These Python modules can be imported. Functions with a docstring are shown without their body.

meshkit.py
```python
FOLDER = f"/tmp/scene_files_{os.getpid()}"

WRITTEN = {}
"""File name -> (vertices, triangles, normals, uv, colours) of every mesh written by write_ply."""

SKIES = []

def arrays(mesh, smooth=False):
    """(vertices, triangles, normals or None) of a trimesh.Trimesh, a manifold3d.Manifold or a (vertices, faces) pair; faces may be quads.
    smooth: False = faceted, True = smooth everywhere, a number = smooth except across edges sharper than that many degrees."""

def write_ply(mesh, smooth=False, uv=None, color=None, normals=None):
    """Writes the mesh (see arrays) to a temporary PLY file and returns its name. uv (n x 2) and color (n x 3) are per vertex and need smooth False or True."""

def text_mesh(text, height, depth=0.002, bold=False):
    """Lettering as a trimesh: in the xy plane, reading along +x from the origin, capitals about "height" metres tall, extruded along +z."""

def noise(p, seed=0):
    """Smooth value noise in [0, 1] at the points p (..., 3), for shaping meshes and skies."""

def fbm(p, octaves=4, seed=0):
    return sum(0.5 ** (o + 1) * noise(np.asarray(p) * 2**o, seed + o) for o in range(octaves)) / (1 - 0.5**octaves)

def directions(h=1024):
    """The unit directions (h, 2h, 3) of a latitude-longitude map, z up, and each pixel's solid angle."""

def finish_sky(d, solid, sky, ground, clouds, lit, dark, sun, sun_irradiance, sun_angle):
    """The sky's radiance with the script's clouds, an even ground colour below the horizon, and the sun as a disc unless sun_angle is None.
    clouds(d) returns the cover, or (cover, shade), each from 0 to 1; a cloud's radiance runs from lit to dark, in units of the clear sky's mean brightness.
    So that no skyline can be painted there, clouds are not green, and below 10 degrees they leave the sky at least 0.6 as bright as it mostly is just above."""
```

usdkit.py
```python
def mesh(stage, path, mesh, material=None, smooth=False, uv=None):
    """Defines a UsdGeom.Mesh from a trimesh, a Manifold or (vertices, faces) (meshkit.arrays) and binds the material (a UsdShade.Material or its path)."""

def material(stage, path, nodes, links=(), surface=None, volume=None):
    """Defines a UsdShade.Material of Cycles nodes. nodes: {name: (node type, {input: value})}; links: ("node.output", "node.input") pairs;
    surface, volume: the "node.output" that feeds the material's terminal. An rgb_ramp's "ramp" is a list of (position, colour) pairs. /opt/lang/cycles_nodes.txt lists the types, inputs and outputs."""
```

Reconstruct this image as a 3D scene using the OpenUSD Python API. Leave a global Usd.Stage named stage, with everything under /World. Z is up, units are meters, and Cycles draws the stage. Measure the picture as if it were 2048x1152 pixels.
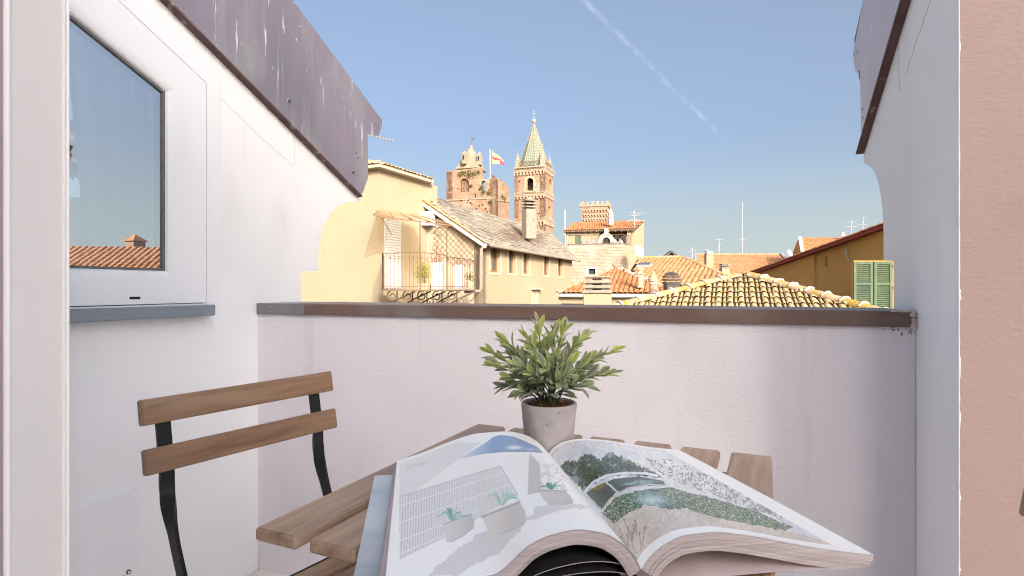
import math, random
import numpy as np, trimesh
from shapely.geometry import Polygon, Point, LineString, box as sbox
from shapely.ops import unary_union
import meshkit, usdkit
from pxr import Usd, UsdGeom, UsdShade, UsdLux, Gf, Sdf, Vt

stage = Usd.Stage.CreateInMemory()
UsdGeom.SetStageUpAxis(stage, UsdGeom.Tokens.z)
UsdGeom.SetStageMetersPerUnit(stage, 1.0)
UsdGeom.Xform.Define(stage, '/World')
UsdGeom.Scope.Define(stage, '/World/Looks')

# ------------------------------------------------------------------ camera, sky, sun, exposure
FPX, YAW, CZ = 1130.0, math.radians(21.0), 0.966
SUN_AZ, SUN_EL = math.radians(139.0), math.radians(23.0)   # azimuth from +Y towards +X
SUN_I, SKY_S, EXPOSURE, VEIL = 0.5, 0.15, 0.96, 0.20
cam = UsdGeom.Camera.Define(stage, '/World/Camera')
cam.AddTranslateOp().Set(Gf.Vec3d(0, 0, CZ))
cam.AddRotateXYZOp().Set(Gf.Vec3f(90, 0, math.degrees(YAW)))
cam.CreateHorizontalApertureAttr(36.0); cam.CreateVerticalApertureAttr(20.25)
cam.CreateFocalLengthAttr(36.0 * FPX / 2048)
cam.CreateClippingRangeAttr(Gf.Vec2f(0.01, 10000))
cam.CreateExposureAttr(EXPOSURE)
SUN = np.array([math.sin(SUN_AZ) * math.cos(SUN_EL), math.cos(SUN_AZ) * math.cos(SUN_EL), math.sin(SUN_EL)])
sun = UsdLux.DistantLight.Define(stage, '/World/Sun')
sun.CreateIntensityAttr(SUN_I); sun.CreateAngleAttr(0.53); sun.CreateNormalizeAttr(True)
sun.CreateColorAttr(Gf.Vec3f(1.0, 0.90, 0.74))
sun.AddRotateXYZOp().Set(Gf.Vec3f(math.degrees(math.pi / 2 - SUN_EL), 0, math.degrees(math.pi - SUN_AZ)))

Rv = np.array([math.cos(YAW), math.sin(YAW), 0.0]); Fv = np.array([-math.sin(YAW), math.cos(YAW), 0.0]); Zv = np.array([0, 0, 1.0])
EYE = np.array([0, 0, CZ])
def ray(px, py): return Rv * ((px - 1024) / FPX) + Fv + Zv * ((576 - py) / FPX)
def at(px, py, t): return EYE + ray(px, py) * t
def onX(px, py, X): r = ray(px, py); return EYE + r * (X / r[0])
def onY(px, py, Y): r = ray(px, py); return EYE + r * (Y / r[1])
def onZ(px, py, z): r = ray(px, py); return EYE + r * ((z - CZ) / r[2])
def cw(x, t, z=0.0): return Rv * x + Fv * t + Zv * z                # a point x to the right, t ahead, at height z
def zat(py, t): return CZ + (576 - py) / FPX * t
def proj(p):
    d = np.asarray(p, float) - EYE
    t = d @ Fv
    return 1024 + FPX * (d @ Rv) / t, 576 - FPX * d[..., 2] / t

# the sky with one thin contrail
def contrail(a, b):
    A, B = ray(*a), ray(*b); A /= np.linalg.norm(A); B /= np.linalg.norm(B)
    n = np.cross(A, B); n /= np.linalg.norm(n)
    return A, B, n
cA, cB, cN = contrail((1095, -70), (1478, 305))
cL = np.cross(cN, cA); cAng = math.acos(float(cA @ cB))
dome = UsdLux.DomeLight.Define(stage, '/World/sky')
dome.CreateIntensityAttr(1.0)
dome.GetPrim().SetCustomDataByKey('kind', 'structure')
skym = usdkit.material(stage, '/World/Looks/sky_air', {
    'tc': ('texture_coordinate', {}),
    'sky': ('sky_texture', {'sky_type': 'single_scattering', 'sun_disc': False, 'sun_elevation': SUN_EL, 'sun_rotation': SUN_AZ, 'altitude': 50.0, 'air_density': 0.66, 'aerosol_density': 8.0, 'ozone_density': 2.2}),
    'dn': ('vector_math', {'math_type': 'dot_product', 'vector2': tuple(cN)}),
    'dl': ('vector_math', {'math_type': 'dot_product', 'vector2': tuple(cL)}),
    'da': ('vector_math', {'math_type': 'dot_product', 'vector2': tuple(cA)}),
    'ang': ('math', {'math_type': 'arctan2'}),
    'nz': ('noise_texture', {'scale': 26.0, 'detail': 5.0, 'roughness': 0.65}),
    'nz2': ('noise_texture', {'scale': 9.0, 'detail': 3.0}),
    'wob': ('math', {'math_type': 'multiply_add', 'value2': 0.010, 'value3': -0.005}),
    'off': ('math', {'math_type': 'add'}),
    'abs': ('math', {'math_type': 'absolute'}),
    'wid': ('map_range', {'from_min': 0.0, 'from_max': cAng, 'to_min': 0.008, 'to_max': 0.0045, 'clamp': True}),
    'rel': ('math', {'math_type': 'divide'}),
    'fal': ('map_range', {'range_type': 'smoothstep', 'from_min': 0.0, 'from_max': 1.0, 'to_min': 1.0, 'to_max': 0.0, 'clamp': True}),
    'end1': ('map_range', {'from_min': cAng - 0.012, 'from_max': cAng, 'to_min': 1.0, 'to_max': 0.0, 'clamp': True}),
    'end0': ('map_range', {'from_min': -0.25, 'from_max': 0.0, 'to_min': 0.0, 'to_max': 1.0, 'clamp': True}),
    'amp': ('map_range', {'from_min': 0.40, 'from_max': 0.72, 'to_min': 0.0, 'to_max': 0.17, 'clamp': True}),
    'm1': ('math', {'math_type': 'multiply'}), 'm2': ('math', {'math_type': 'multiply'}), 'm3': ('math', {'math_type': 'multiply'}),
    'veil': ('mix', {'mix_type': 'mix', 'color2': (2.55, 2.95, 2.95)}),
    'dir': ('separate_xyz', {}), 'hz': ('map_range', {'range_type': 'smoothstep', 'from_min': 0.0, 'from_max': 0.26, 'to_min': 0.80, 'to_max': VEIL, 'clamp': True}),
    'white': ('mix', {'mix_type': 'mix', 'color2': (6.0, 6.0, 6.2)}),
    'bg': ('background_shader', {'strength': SKY_S})},
    [('tc.generated', 'dn.vector1'), ('tc.generated', 'dl.vector1'), ('tc.generated', 'da.vector1'), ('tc.generated', 'nz.vector'), ('tc.generated', 'nz2.vector'),
     ('dl.value', 'ang.value1'), ('da.value', 'ang.value2'), ('nz2.fac', 'wob.value1'), ('dn.value', 'off.value1'), ('wob.value', 'off.value2'), ('off.value', 'abs.value1'),
     ('ang.value', 'wid.value'), ('abs.value', 'rel.value1'), ('wid.result', 'rel.value2'), ('rel.value', 'fal.value'), ('ang.value', 'end1.value'), ('ang.value', 'end0.value'),
     ('nz.fac', 'amp.value'), ('fal.result', 'm1.value1'), ('amp.result', 'm1.value2'), ('m1.value', 'm2.value1'), ('end1.result', 'm2.value2'), ('m2.value', 'm3.value1'), ('end0.result', 'm3.value2'),
     ('sky.color', 'veil.color1'), ('tc.generated', 'dir.vector'), ('dir.z', 'hz.value'), ('hz.result', 'veil.fac'), ('veil.color', 'white.color1'), ('m3.value', 'white.fac'), ('white.color', 'bg.color')], surface='bg.background')
UsdShade.MaterialBindingAPI.Apply(dome.GetPrim()).Bind(skym)

# ------------------------------------------------------------------ meshes
def nrm(v): v = np.asarray(v, float); return v / np.linalg.norm(v)
class MB:
    """Collects shapes; becomes one mesh."""
    def __init__(self): self.v, self.f, self.n = [], [], 0
    def add(self, v, f):
        v = np.asarray(v, float).reshape(-1, 3); f = np.asarray(f, int)
        if f.shape[1] == 4: f = np.vstack([f[:, [0, 1, 2]], f[:, [0, 2, 3]]])
        self.v.append(v); self.f.append(f + self.n); self.n += len(v); return self
    def par(self, O, U, V, W):                                  # parallelepiped from corner O with edges U V W
        O, U, V, W = (np.asarray(a, float) for a in (O, U, V, W))
        v = np.array([O, O + U, O + U + V, O + V, O + W, O + U + W, O + U + V + W, O + V + W])
        f = [[0, 3, 2, 1], [4, 5, 6, 7], [0, 1, 5, 4], [1, 2, 6, 5], [2, 3, 7, 6], [3, 0, 4, 7]]
        f = np.array(f)
        if np.dot(np.cross(U, V), W) < 0: f = f[:, ::-1]
        return self.add(v, f)
    def box(self, lo, hi):
        lo, hi = np.asarray(lo, float), np.asarray(hi, float); d = hi - lo
        return self.par(lo, [d[0], 0, 0], [0, d[1], 0], [0, 0, d[2]])
    def rbox(self, C, U, V, W, b=0.002):                        # box centred on C, half edges U V W, chamfered edges
        C = np.asarray(C, float); A = [np.asarray(a, float) for a in (U, V, W)]
        L = [np.linalg.norm(a) for a in A]; E = [a / l for a, l in zip(A, L)]
        b = min(b, 0.45 * min(L)); pts = []
        for sx in (-1, 1):
            for sy in (-1, 1):
                for sz in (-1, 1):
                    s = (sx, sy, sz)
                    for k in range(3):
                        p = C.copy()
                        for j in range(3): p = p + E[j] * s[j] * (L[j] if j == k else L[j] - b)
                        pts.append(p)
        h = trimesh.convex.convex_hull(np.array(pts)); return self.add(h.vertices, h.faces)
    def bar(self, a, b, w, h, up=(0, 0, 1)):                    # rectangular bar from a to b
        a, b = np.asarray(a, float), np.asarray(b, float); d = b - a; n = np.cross(d, up)
        if np.linalg.norm(n) < 1e-9: n = np.cross(d, (1, 0, 0))
        n = nrm(n) * w; u = nrm(np.cross(n, d)) * h
        return self.par(a - n / 2 - u / 2, n, u, d)
    def tube(self, pts, r, n=8, caps=True):
        p = np.asarray(pts, float); r = np.broadcast_to(r, (len(p),)).astype(float)
        T = np.gradient(p, axis=0); T /= np.linalg.norm(T, axis=1, keepdims=True)
        ref = np.array([0, 0, 1.0]) if abs(T[0][2]) < 0.9 else np.array([1.0, 0, 0])
        a = nrm(np.cross(T[0], ref)); vs = []
        for i in range(len(p)):
            a = nrm(a - T[i] * (a @ T[i])); b = np.cross(T[i], a); g = np.arange(n) * 2 * np.pi / n
            vs.append(p[i] + r[i] * (np.cos(g)[:, None] * a + np.sin(g)[:, None] * b))
        v = np.vstack(vs); f = []
        for i in range(len(p) - 1):
            for j in range(n): k = (j + 1) % n; f.append([i * n + j, i * n + k, (i + 1) * n + k, (i + 1) * n + j])
        f = np.array(f); f = np.vstack([f[:, [0, 1, 2]], f[:, [0, 2, 3]]])
        if caps:
            e = (len(p) - 1) * n
            f = np.vstack([f, [[0, j + 1, j] for j in range(1, n - 1)], [[e, e + j, e + j + 1] for j in range(1, n - 1)]])
        return self.add(v, f)
    def lathe(self, C, prof, n=20):                             # profile of (r, z)
        C = np.asarray(C, float); g = np.arange(n) * 2 * np.pi / n; v, f = [], []
        for r, z in prof: v.append(np.stack([C[0] + max(r, 1e-5) * np.cos(g), C[1] + max(r, 1e-5) * np.sin(g), np.full(n, C[2] + z)], 1))
        for i in range(len(prof) - 1):
            for j in range(n): k = (j + 1) % n; f.append([i * n + j, i * n + k, (i + 1) * n + k, (i + 1) * n + j])
        return self.add(np.vstack(v), f)
    def prism(self, poly, O, U, V, th):                         # 2D polygon in (U, V) from O, thickness th along U x V (negative: behind)
        if not isinstance(poly, (Polygon,)) and hasattr(poly, 'geoms'):
            for g in poly.geoms: self.prism(g, O, U, V, th)
            return self
        if not isinstance(poly, Polygon): poly = Polygon(poly)
        if not poly.is_valid: poly = poly.buffer(0)
        if hasattr(poly, 'geoms'): return self.prism(poly, O, U, V, th)
        m = trimesh.creation.extrude_polygon(poly, abs(th), engine='earcut')
        O, U, V = np.asarray(O, float), np.asarray(U, float), np.asarray(V, float); N = np.cross(U, V)
        v = np.asarray(m.vertices); z = v[:, 2] + (th if th < 0 else 0)
        return self.add(O + v[:, :1] * U + v[:, 1:2] * V + z[:, None] * N, m.faces)
    def quad(self, a, b, c, d): return self.add([a, b, c, d], [[0, 1, 2, 3]])
    def slabq(self, P, th):                                     # thick sheet from a convex polygon of 3D points (thickness downwards along its normal)
        P = [np.asarray(p, float) for p in P]; n = nrm(np.cross(P[1] - P[0], P[2] - P[0])); k = len(P)
        v = np.array(P + [p - n * th for p in P])
        f = [[0, i, i + 1] for i in range(1, k - 1)] + [[k, k + i + 1, k + i] for i in range(1, k - 1)]
        for i in range(k): j = (i + 1) % k; f += [[i, i + k, j + k], [i, j + k, j]]
        return self.add(v, f)
    def sphere(self, C, r, n=2, scale=(1, 1, 1)):
        m = trimesh.creation.icosphere(n, 1.0); return self.add(np.asarray(m.vertices) * r * np.asarray(scale) + np.asarray(C), m.faces)
    def get(self): return np.vstack(self.v), np.vstack(self.f)

USED = {}
def numbered(path):
    k = USED.get(path); USED[path] = 0 if k is None else k + 1
    return path if k is None else '%s_%03d' % (path, k + 1)
class Thing:
    def __init__(self, name, label, cat, loc=(0, 0, 0), rotz=0.0, group=None, kind=None, local=False):
        self.path = numbered('/World/' + name); self.loc = np.asarray(loc, float); self.local = local
        x = UsdGeom.Xform.Define(stage, self.path); x.AddTranslateOp().Set(Gf.Vec3d(*map(float, loc)))
        if rotz: x.AddRotateZOp().Set(math.degrees(rotz))
        self.prim = x.GetPrim()
        tag(self.prim, label, cat, group, kind)
    def part(self, name, mb, mat, smooth=False, parent=None, label=None, kind=None, uv=None, col=None):
        v, f = mb.get() if isinstance(mb, MB) else mb
        if not self.local: v = np.asarray(v) - self.loc
        p = numbered((parent or self.path) + '/' + name)
        m = usdkit.mesh(stage, p, (v, f), M[mat], smooth=smooth, uv=uv)
        if col is not None: UsdGeom.PrimvarsAPI(m).CreatePrimvar('tint', Sdf.ValueTypeNames.Color3fArray, 'vertex').Set(Vt.Vec3fArray.FromNumpy(np.asarray(col, np.float32)))
        if label: m.GetPrim().SetCustomDataByKey('label', label)
        if kind: m.GetPrim().SetCustomDataByKey('kind', kind)
        return p
def tag(prim, label=None, cat=None, group=None, kind=None):
    for k, v in (('label', label), ('category', cat), ('group', group), ('kind', kind)):
        if v: prim.SetCustomDataByKey(k, v)
def single(name, mb, mat, label=None, cat=None, group=None, kind=None, smooth=False):
    v, f = mb.get(); p = numbered('/World/' + name)
    m = usdkit.mesh(stage, p, (v, f), M[mat], smooth=smooth); tag(m.GetPrim(), label, cat, group, kind); return p
def copy_thing(t, name, label, loc, rotz=0.0, group=None):
    p = numbered('/World/' + name); x = UsdGeom.Xform.Define(stage, p)
    x.GetPrim().GetReferences().AddInternalReference(t.path)
    x.ClearXformOpOrder() if False else None
    x.GetPrim().SetInstanceable(True)
    x.GetPrim().GetAttribute('xformOp:translate').Set(Gf.Vec3d(*map(float, loc)))
    if x.GetPrim().GetAttribute('xformOp:rotateZ'): x.GetPrim().GetAttribute('xformOp:rotateZ').Set(math.degrees(rotz))
    tag(x.GetPrim(), label, None, group); return p

# ------------------------------------------------------------------ materials
M = {}
def rgbv(c): return (c, c, c) if np.ndim(c) == 0 else tuple(c)
def mat(name, c1, c2=None, scale=8.0, detail=4.0, stretch=(1, 1, 1), rough=0.6, spec=0.4, bump=None, ramp=(0.3, 0.7), coord='position', metallic=0.0,
        spots=None, streak=None, vary=0.0, coat=0.0):
    """Two tones by noise; bump = (scale, metres, stretch); spots = (colour, scale, low, high) a second noise's patches; streak = (colour, scale vector, low, high); vary = brightness by object."""
    c1 = rgbv(c1); c2 = rgbv(c2) if c2 is not None else c1
    n = {'geo': ('geometry', {}), 'tc': ('texture_coordinate', {}), 'p': ('principled_bsdf', {'roughness': rough, 'specular_ior_level': spec, 'metallic': metallic, 'coat_weight': coat}),
         'map': ('mapping', {'scale': stretch}), 'nz': ('noise_texture', {'scale': scale, 'detail': detail, 'roughness': 0.6}), 'ra': ('rgb_ramp', {'ramp': [(ramp[0], c1), (ramp[1], c2)]})}
    src = 'geo.position' if coord == 'position' else 'tc.object'
    L = [(src, 'map.vector'), ('map.vector', 'nz.vector'), ('nz.fac', 'ra.fac')]
    out = 'ra.color'
    for i, sp in enumerate(spots or []):
        col, sc, lo, hi = sp[:4]; st = sp[4] if len(sp) > 4 else (1, 1, 1)
        n['sm%d' % i] = ('mapping', {'scale': st, 'location': (3.1 * i + 1.7, 0.3, 5.2)})
        n['sn%d' % i] = ('noise_texture', {'scale': sc, 'detail': 3.0, 'roughness': 0.6})
        n['sr%d' % i] = ('map_range', {'from_min': lo, 'from_max': hi, 'to_min': 0.0, 'to_max': 1.0, 'clamp': True})
        n['sx%d' % i] = ('mix', {'color2': rgbv(col)})
        L += [(src, 'sm%d.vector' % i), ('sm%d.vector' % i, 'sn%d.vector' % i), ('sn%d.fac' % i, 'sr%d.value' % i), ('sr%d.result' % i, 'sx%d.fac' % i), (out, 'sx%d.color1' % i)]
        out = 'sx%d.color' % i
    if vary:
        n['oi'] = ('object_info', {}); n['vr'] = ('map_range', {'to_min': 1 - vary, 'to_max': 1 + vary}); n['hs'] = ('hsv', {})
        L += [('oi.random', 'vr.value'), ('vr.result', 'hs.value'), (out, 'hs.color')]; out = 'hs.color'
    L.append((out, 'p.base_color'))
    if bump:
        bs, bd = bump[0], bump[1]; st = bump[2] if len(bump) > 2 else (1, 1, 1)
        n['bm'] = ('mapping', {'scale': st}); n['bn'] = ('noise_texture', {'scale': bs, 'detail': 3.0, 'roughness': 0.55}); n['bu'] = ('bump', {'strength': 1.0, 'distance': bd})
        L += [(src, 'bm.vector'), ('bm.vector', 'bn.vector'), ('bn.fac', 'bu.height'), ('bu.normal', 'p.normal')]
    M[name] = usdkit.material(stage, '/World/Looks/' + name, n, L, surface='p.BSDF')

# own balcony
mat('wall_plaster', (0.845, 0.85, 0.865), (0.885, 0.89, 0.905), scale=1.6, rough=0.85, spec=0.2, bump=(170, 0.0016, (1, 1, 1.0)), spots=[((0.78, 0.77, 0.77), 2.3, 0.58, 0.80, (1, 1, 0.5)), ((0.76, 0.75, 0.745), 10, 0.62, 0.82, (1, 1, 0.12)), ((0.66, 0.64, 0.63), 60, 0.765, 0.80)])
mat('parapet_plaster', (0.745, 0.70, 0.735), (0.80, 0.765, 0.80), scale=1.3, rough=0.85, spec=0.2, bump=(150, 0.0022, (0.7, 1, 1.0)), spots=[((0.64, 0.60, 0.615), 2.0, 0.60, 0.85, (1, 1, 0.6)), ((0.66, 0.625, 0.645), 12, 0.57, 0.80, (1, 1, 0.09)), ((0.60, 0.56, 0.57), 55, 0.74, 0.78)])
mat('pink_plaster', (0.45, 0.325, 0.295), (0.50, 0.365, 0.33), scale=1.4, rough=0.9, spec=0.15, bump=(150, 0.0018, (0.55, 1, 1.0)), spots=[((0.40, 0.28, 0.255), 5.0, 0.62, 0.85)])
mat('window_plastic', (0.84, 0.85, 0.88), (0.86, 0.87, 0.90), scale=2, rough=0.28, spec=0.45)
mat('door_face_shaded', (0.68, 0.645, 0.64), (0.71, 0.68, 0.675), scale=2, rough=0.35, spec=0.4)  # stile face greyed, its shade put into the colour
mat('door_plastic_lit', (0.90, 0.885, 0.875), (0.91, 0.90, 0.89), scale=2, rough=0.3, spec=0.45)  # edge beads whitened, their stronger light put into the colour
mat('door_gasket', (0.36, 0.29, 0.32), (0.40, 0.32, 0.35), scale=4, rough=0.6)
mat('rubber_gasket', 0.11, 0.16, scale=20, rough=0.6)
mat('sill_metal', (0.19, 0.225, 0.26), (0.235, 0.27, 0.31), scale=30, stretch=(1, 0.1, 3), rough=0.45, spec=0.5, spots=[((0.42, 0.45, 0.48), 60, 0.72, 0.78)])
mat('verge_metal', (0.195, 0.180, 0.210), (0.265, 0.225, 0.290), scale=3.0, stretch=(1, 1, 0.55), rough=0.5, spec=0.5, metallic=0.15,
    spots=[((0.30, 0.30, 0.305), 4.0, 0.48, 0.72, (1, 1, 0.5)), ((0.34, 0.345, 0.345), 30, 0.56, 0.85, (1, 1, 0.05)), ((0.60, 0.60, 0.62), 42, 0.655, 0.70, (1, 1, 0.10)), ((0.62, 0.62, 0.64), 75, 0.70, 0.74, (1, 1, 0.45)), ((0.16, 0.12, 0.15), 22, 0.72, 0.82, (1, 1, 0.2))])
mat('verge_metal_pale', (0.50, 0.45, 0.50), (0.60, 0.55, 0.59), scale=3.0, stretch=(1, 1, 0.55), rough=0.5, spec=0.5, spots=[((0.66, 0.62, 0.65), 30, 0.56, 0.85, (1, 1, 0.05)), ((0.72, 0.72, 0.73), 42, 0.66, 0.71, (1, 1, 0.10))])
mat('verge_board', (0.085, 0.045, 0.045), (0.15, 0.085, 0.08), scale=14, rough=0.7, spots=[((0.30, 0.32, 0.24), 18, 0.62, 0.72)])
mat('coping_metal', (0.125, 0.078, 0.062), (0.165, 0.105, 0.083), scale=6, stretch=(0.4, 1, 3), rough=0.42, spec=0.5, spots=[((0.22, 0.20, 0.20), 2.2, 0.55, 0.75), ((0.40, 0.36, 0.34), 90, 0.73, 0.78)])
mat('coping_metal_grey', (0.16, 0.155, 0.17), (0.215, 0.20, 0.215), scale=9, rough=0.42, spec=0.5, spots=[((0.42, 0.40, 0.42), 40, 0.66, 0.74, (0.4, 1, 1))])
mat('screw_metal', 0.10, 0.16, scale=30, rough=0.4, metallic=0.6)
mat('wood_slat', (0.185, 0.098, 0.052), (0.37, 0.225, 0.135), scale=9, stretch=(7, 0.55, 7), rough=0.40, spec=0.5, coord='object', ramp=(0.28, 0.72), bump=(60, 0.0005, (4, 0.3, 4)), spots=[((0.42, 0.28, 0.18), 5, 0.5, 0.8, (4, 0.4, 4)), ((0.09, 0.042, 0.022), 12, 0.64, 0.74, (5, 0.25, 5))], vary=0.22)
mat('black_steel', 0.008, 0.012, scale=10, rough=0.32, spec=0.35)
mat('wood_table_sheen', (0.215, 0.125, 0.075), (0.43, 0.29, 0.195), scale=9, stretch=(7, 0.55, 7), rough=0.36, spec=0.5, coord='object', ramp=(0.28, 0.72), bump=(60, 0.0005, (4, 0.3, 4)), spots=[((0.46, 0.36, 0.28), 5, 0.5, 0.8, (4, 0.4, 4)), ((0.12, 0.062, 0.036), 12, 0.64, 0.74, (5, 0.25, 5))], vary=0.14)  # chair wood made lighter, sky sheen put into the colour
mat('panel_plastic', (0.83, 0.84, 0.87), (0.85, 0.86, 0.89), scale=3, rough=0.4)
mat('concrete_pot', (0.40, 0.355, 0.35), (0.51, 0.46, 0.45), scale=18, rough=0.85, spec=0.25, coord='object', bump=(90, 0.0006), spots=[((0.10, 0.08, 0.08), 75, 0.735, 0.76), ((0.29, 0.26, 0.27), 16, 0.58, 0.75)])
mat('moss', (0.10, 0.045, 0.018), (0.26, 0.13, 0.05), scale=160, rough=0.95, coord='object', bump=(120, 0.003))
mat('stem_green', (0.06, 0.07, 0.03), (0.11, 0.12, 0.05), scale=30, rough=0.7)
mat('paper_edge', (0.40, 0.325, 0.325), (0.60, 0.535, 0.535), scale=260, stretch=(0.02, 0.02, 3), rough=0.8, coord='object', vary=0.16)
mat('paper', 0.80, 0.82, scale=4, rough=0.55, spec=0.4)
mat('cover_paper', (0.33, 0.37, 0.42), (0.62, 0.65, 0.68), scale=5, rough=0.22, spec=0.5, coord='object', ramp=(0.35, 0.65))
mat('cover_inside', (0.60, 0.50, 0.50), (0.66, 0.56, 0.56), scale=6, rough=0.6)
mat('floor_tile', (0.70, 0.66, 0.62), (0.78, 0.74, 0.70), scale=6, rough=0.6)
mat('room_paint', 0.72, 0.75, scale=2, rough=0.9)
mat('room_dark', (0.30, 0.28, 0.26), (0.33, 0.31, 0.29), scale=2, rough=0.9)
# town
mat('cream_stucco', (0.37, 0.295, 0.198), (0.405, 0.328, 0.222), scale=0.5, rough=0.9, spec=0.15, spots=[((0.37, 0.305, 0.195), 1.2, 0.6, 0.8, (1, 1, 0.35)), ((0.34, 0.28, 0.18), 6, 0.68, 0.78, (1, 1, 0.3))])
mat('cream_stucco_worn', (0.43, 0.37, 0.28), (0.49, 0.43, 0.335), scale=0.9, rough=0.9, spec=0.15, spots=[((0.33, 0.27, 0.20), 2.0, 0.56, 0.75, (1, 1, 0.4))])
mat('ochre_stucco', (0.44, 0.245, 0.08), (0.50, 0.29, 0.10), scale=0.7, rough=0.9, spec=0.15, spots=[((0.42, 0.22, 0.065), 2.2, 0.58, 0.8, (1, 1, 0.4))])
mat('pale_trim', (0.44, 0.39, 0.29), (0.47, 0.42, 0.32), scale=3, rough=0.85)
mat('white_trim', 0.50, 0.54, scale=3, rough=0.8)
mat('stone_slab', (0.25, 0.215, 0.175), (0.40, 0.355, 0.30), scale=2.5, rough=0.85, spec=0.2, bump=(12, 0.01), spots=[((0.20, 0.18, 0.155), 1.6, 0.55, 0.75), ((0.46, 0.41, 0.34), 9, 0.62, 0.75)], vary=0.22)
mat('roof_deck', (0.12, 0.085, 0.06), (0.17, 0.12, 0.085), scale=6, rough=0.9)
mat('tile_lichen', (0.44, 0.33, 0.21), (0.53, 0.42, 0.29), scale=7, rough=0.85, spec=0.2, bump=(30, 0.006), spots=[((0.46, 0.33, 0.075), 9.0, 0.48, 0.64), ((0.56, 0.47, 0.36), 9, 0.60, 0.72), ((0.12, 0.085, 0.03), 16, 0.66, 0.76)], vary=0.12)
mat('tile_channel', (0.17, 0.10, 0.045), (0.25, 0.155, 0.07), scale=8, rough=0.9, spots=[((0.26, 0.17, 0.02), 6, 0.55, 0.7)])
mat('tile_ridge', (0.44, 0.29, 0.17), (0.53, 0.38, 0.26), scale=6, rough=0.85, spec=0.2, bump=(30, 0.006), spots=[((0.42, 0.275, 0.06), 3.5, 0.48, 0.62), ((0.16, 0.10, 0.04), 12, 0.64, 0.74)], vary=0.12)
mat('mortar', (0.50, 0.43, 0.36), (0.60, 0.53, 0.46), scale=14, rough=0.95, bump=(40, 0.01))
mat('tile_red', (0.42, 0.165, 0.070), (0.56, 0.265, 0.125), scale=1.6, rough=0.85, spec=0.2, spots=[((0.32, 0.125, 0.055), 5, 0.55, 0.7), ((0.55, 0.34, 0.20), 7, 0.62, 0.74)])
mat('tile_orange', (0.45, 0.205, 0.095), (0.56, 0.30, 0.155), scale=0.8, rough=0.85, spec=0.2, spots=[((0.38, 0.18, 0.09), 3, 0.55, 0.7), ((0.58, 0.36, 0.2), 5, 0.62, 0.74)])
mat('red_board', (0.19, 0.022, 0.018), (0.25, 0.035, 0.026), scale=4, rough=0.6)
mat('terracotta', (0.46, 0.30, 0.195), (0.55, 0.40, 0.285), scale=8, rough=0.85)
mat('concrete_cap', (0.26, 0.225, 0.175), (0.35, 0.31, 0.25), scale=7, rough=0.9, bump=(30, 0.006), spots=[((0.18, 0.155, 0.13), 4, 0.6, 0.75)])
mat('black_vent', (0.05, 0.045, 0.04), (0.085, 0.075, 0.065), scale=6, rough=0.6)
mat('iron_rail', (0.12, 0.075, 0.045), (0.19, 0.125, 0.08), scale=6, rough=0.6)
mat('wood_lattice', (0.30, 0.18, 0.10), (0.36, 0.23, 0.13), scale=9, rough=0.8)
mat('window_wood', (0.20, 0.10, 0.045), (0.28, 0.15, 0.07), scale=9, stretch=(1, 1, 0.2), rough=0.6)
mat('white_metal', 0.62, 0.66, scale=6, rough=0.5)
mat('canopy_sheet', (0.34, 0.27, 0.18), (0.42, 0.34, 0.24), scale=5, rough=0.5)
mat('antenna_metal', 0.55, 0.6, scale=8, rough=0.4, metallic=0.3)
mat('grey_metal', (0.30, 0.31, 0.32), (0.40, 0.41, 0.42), scale=6, rough=0.45, metallic=0.3)
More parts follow.
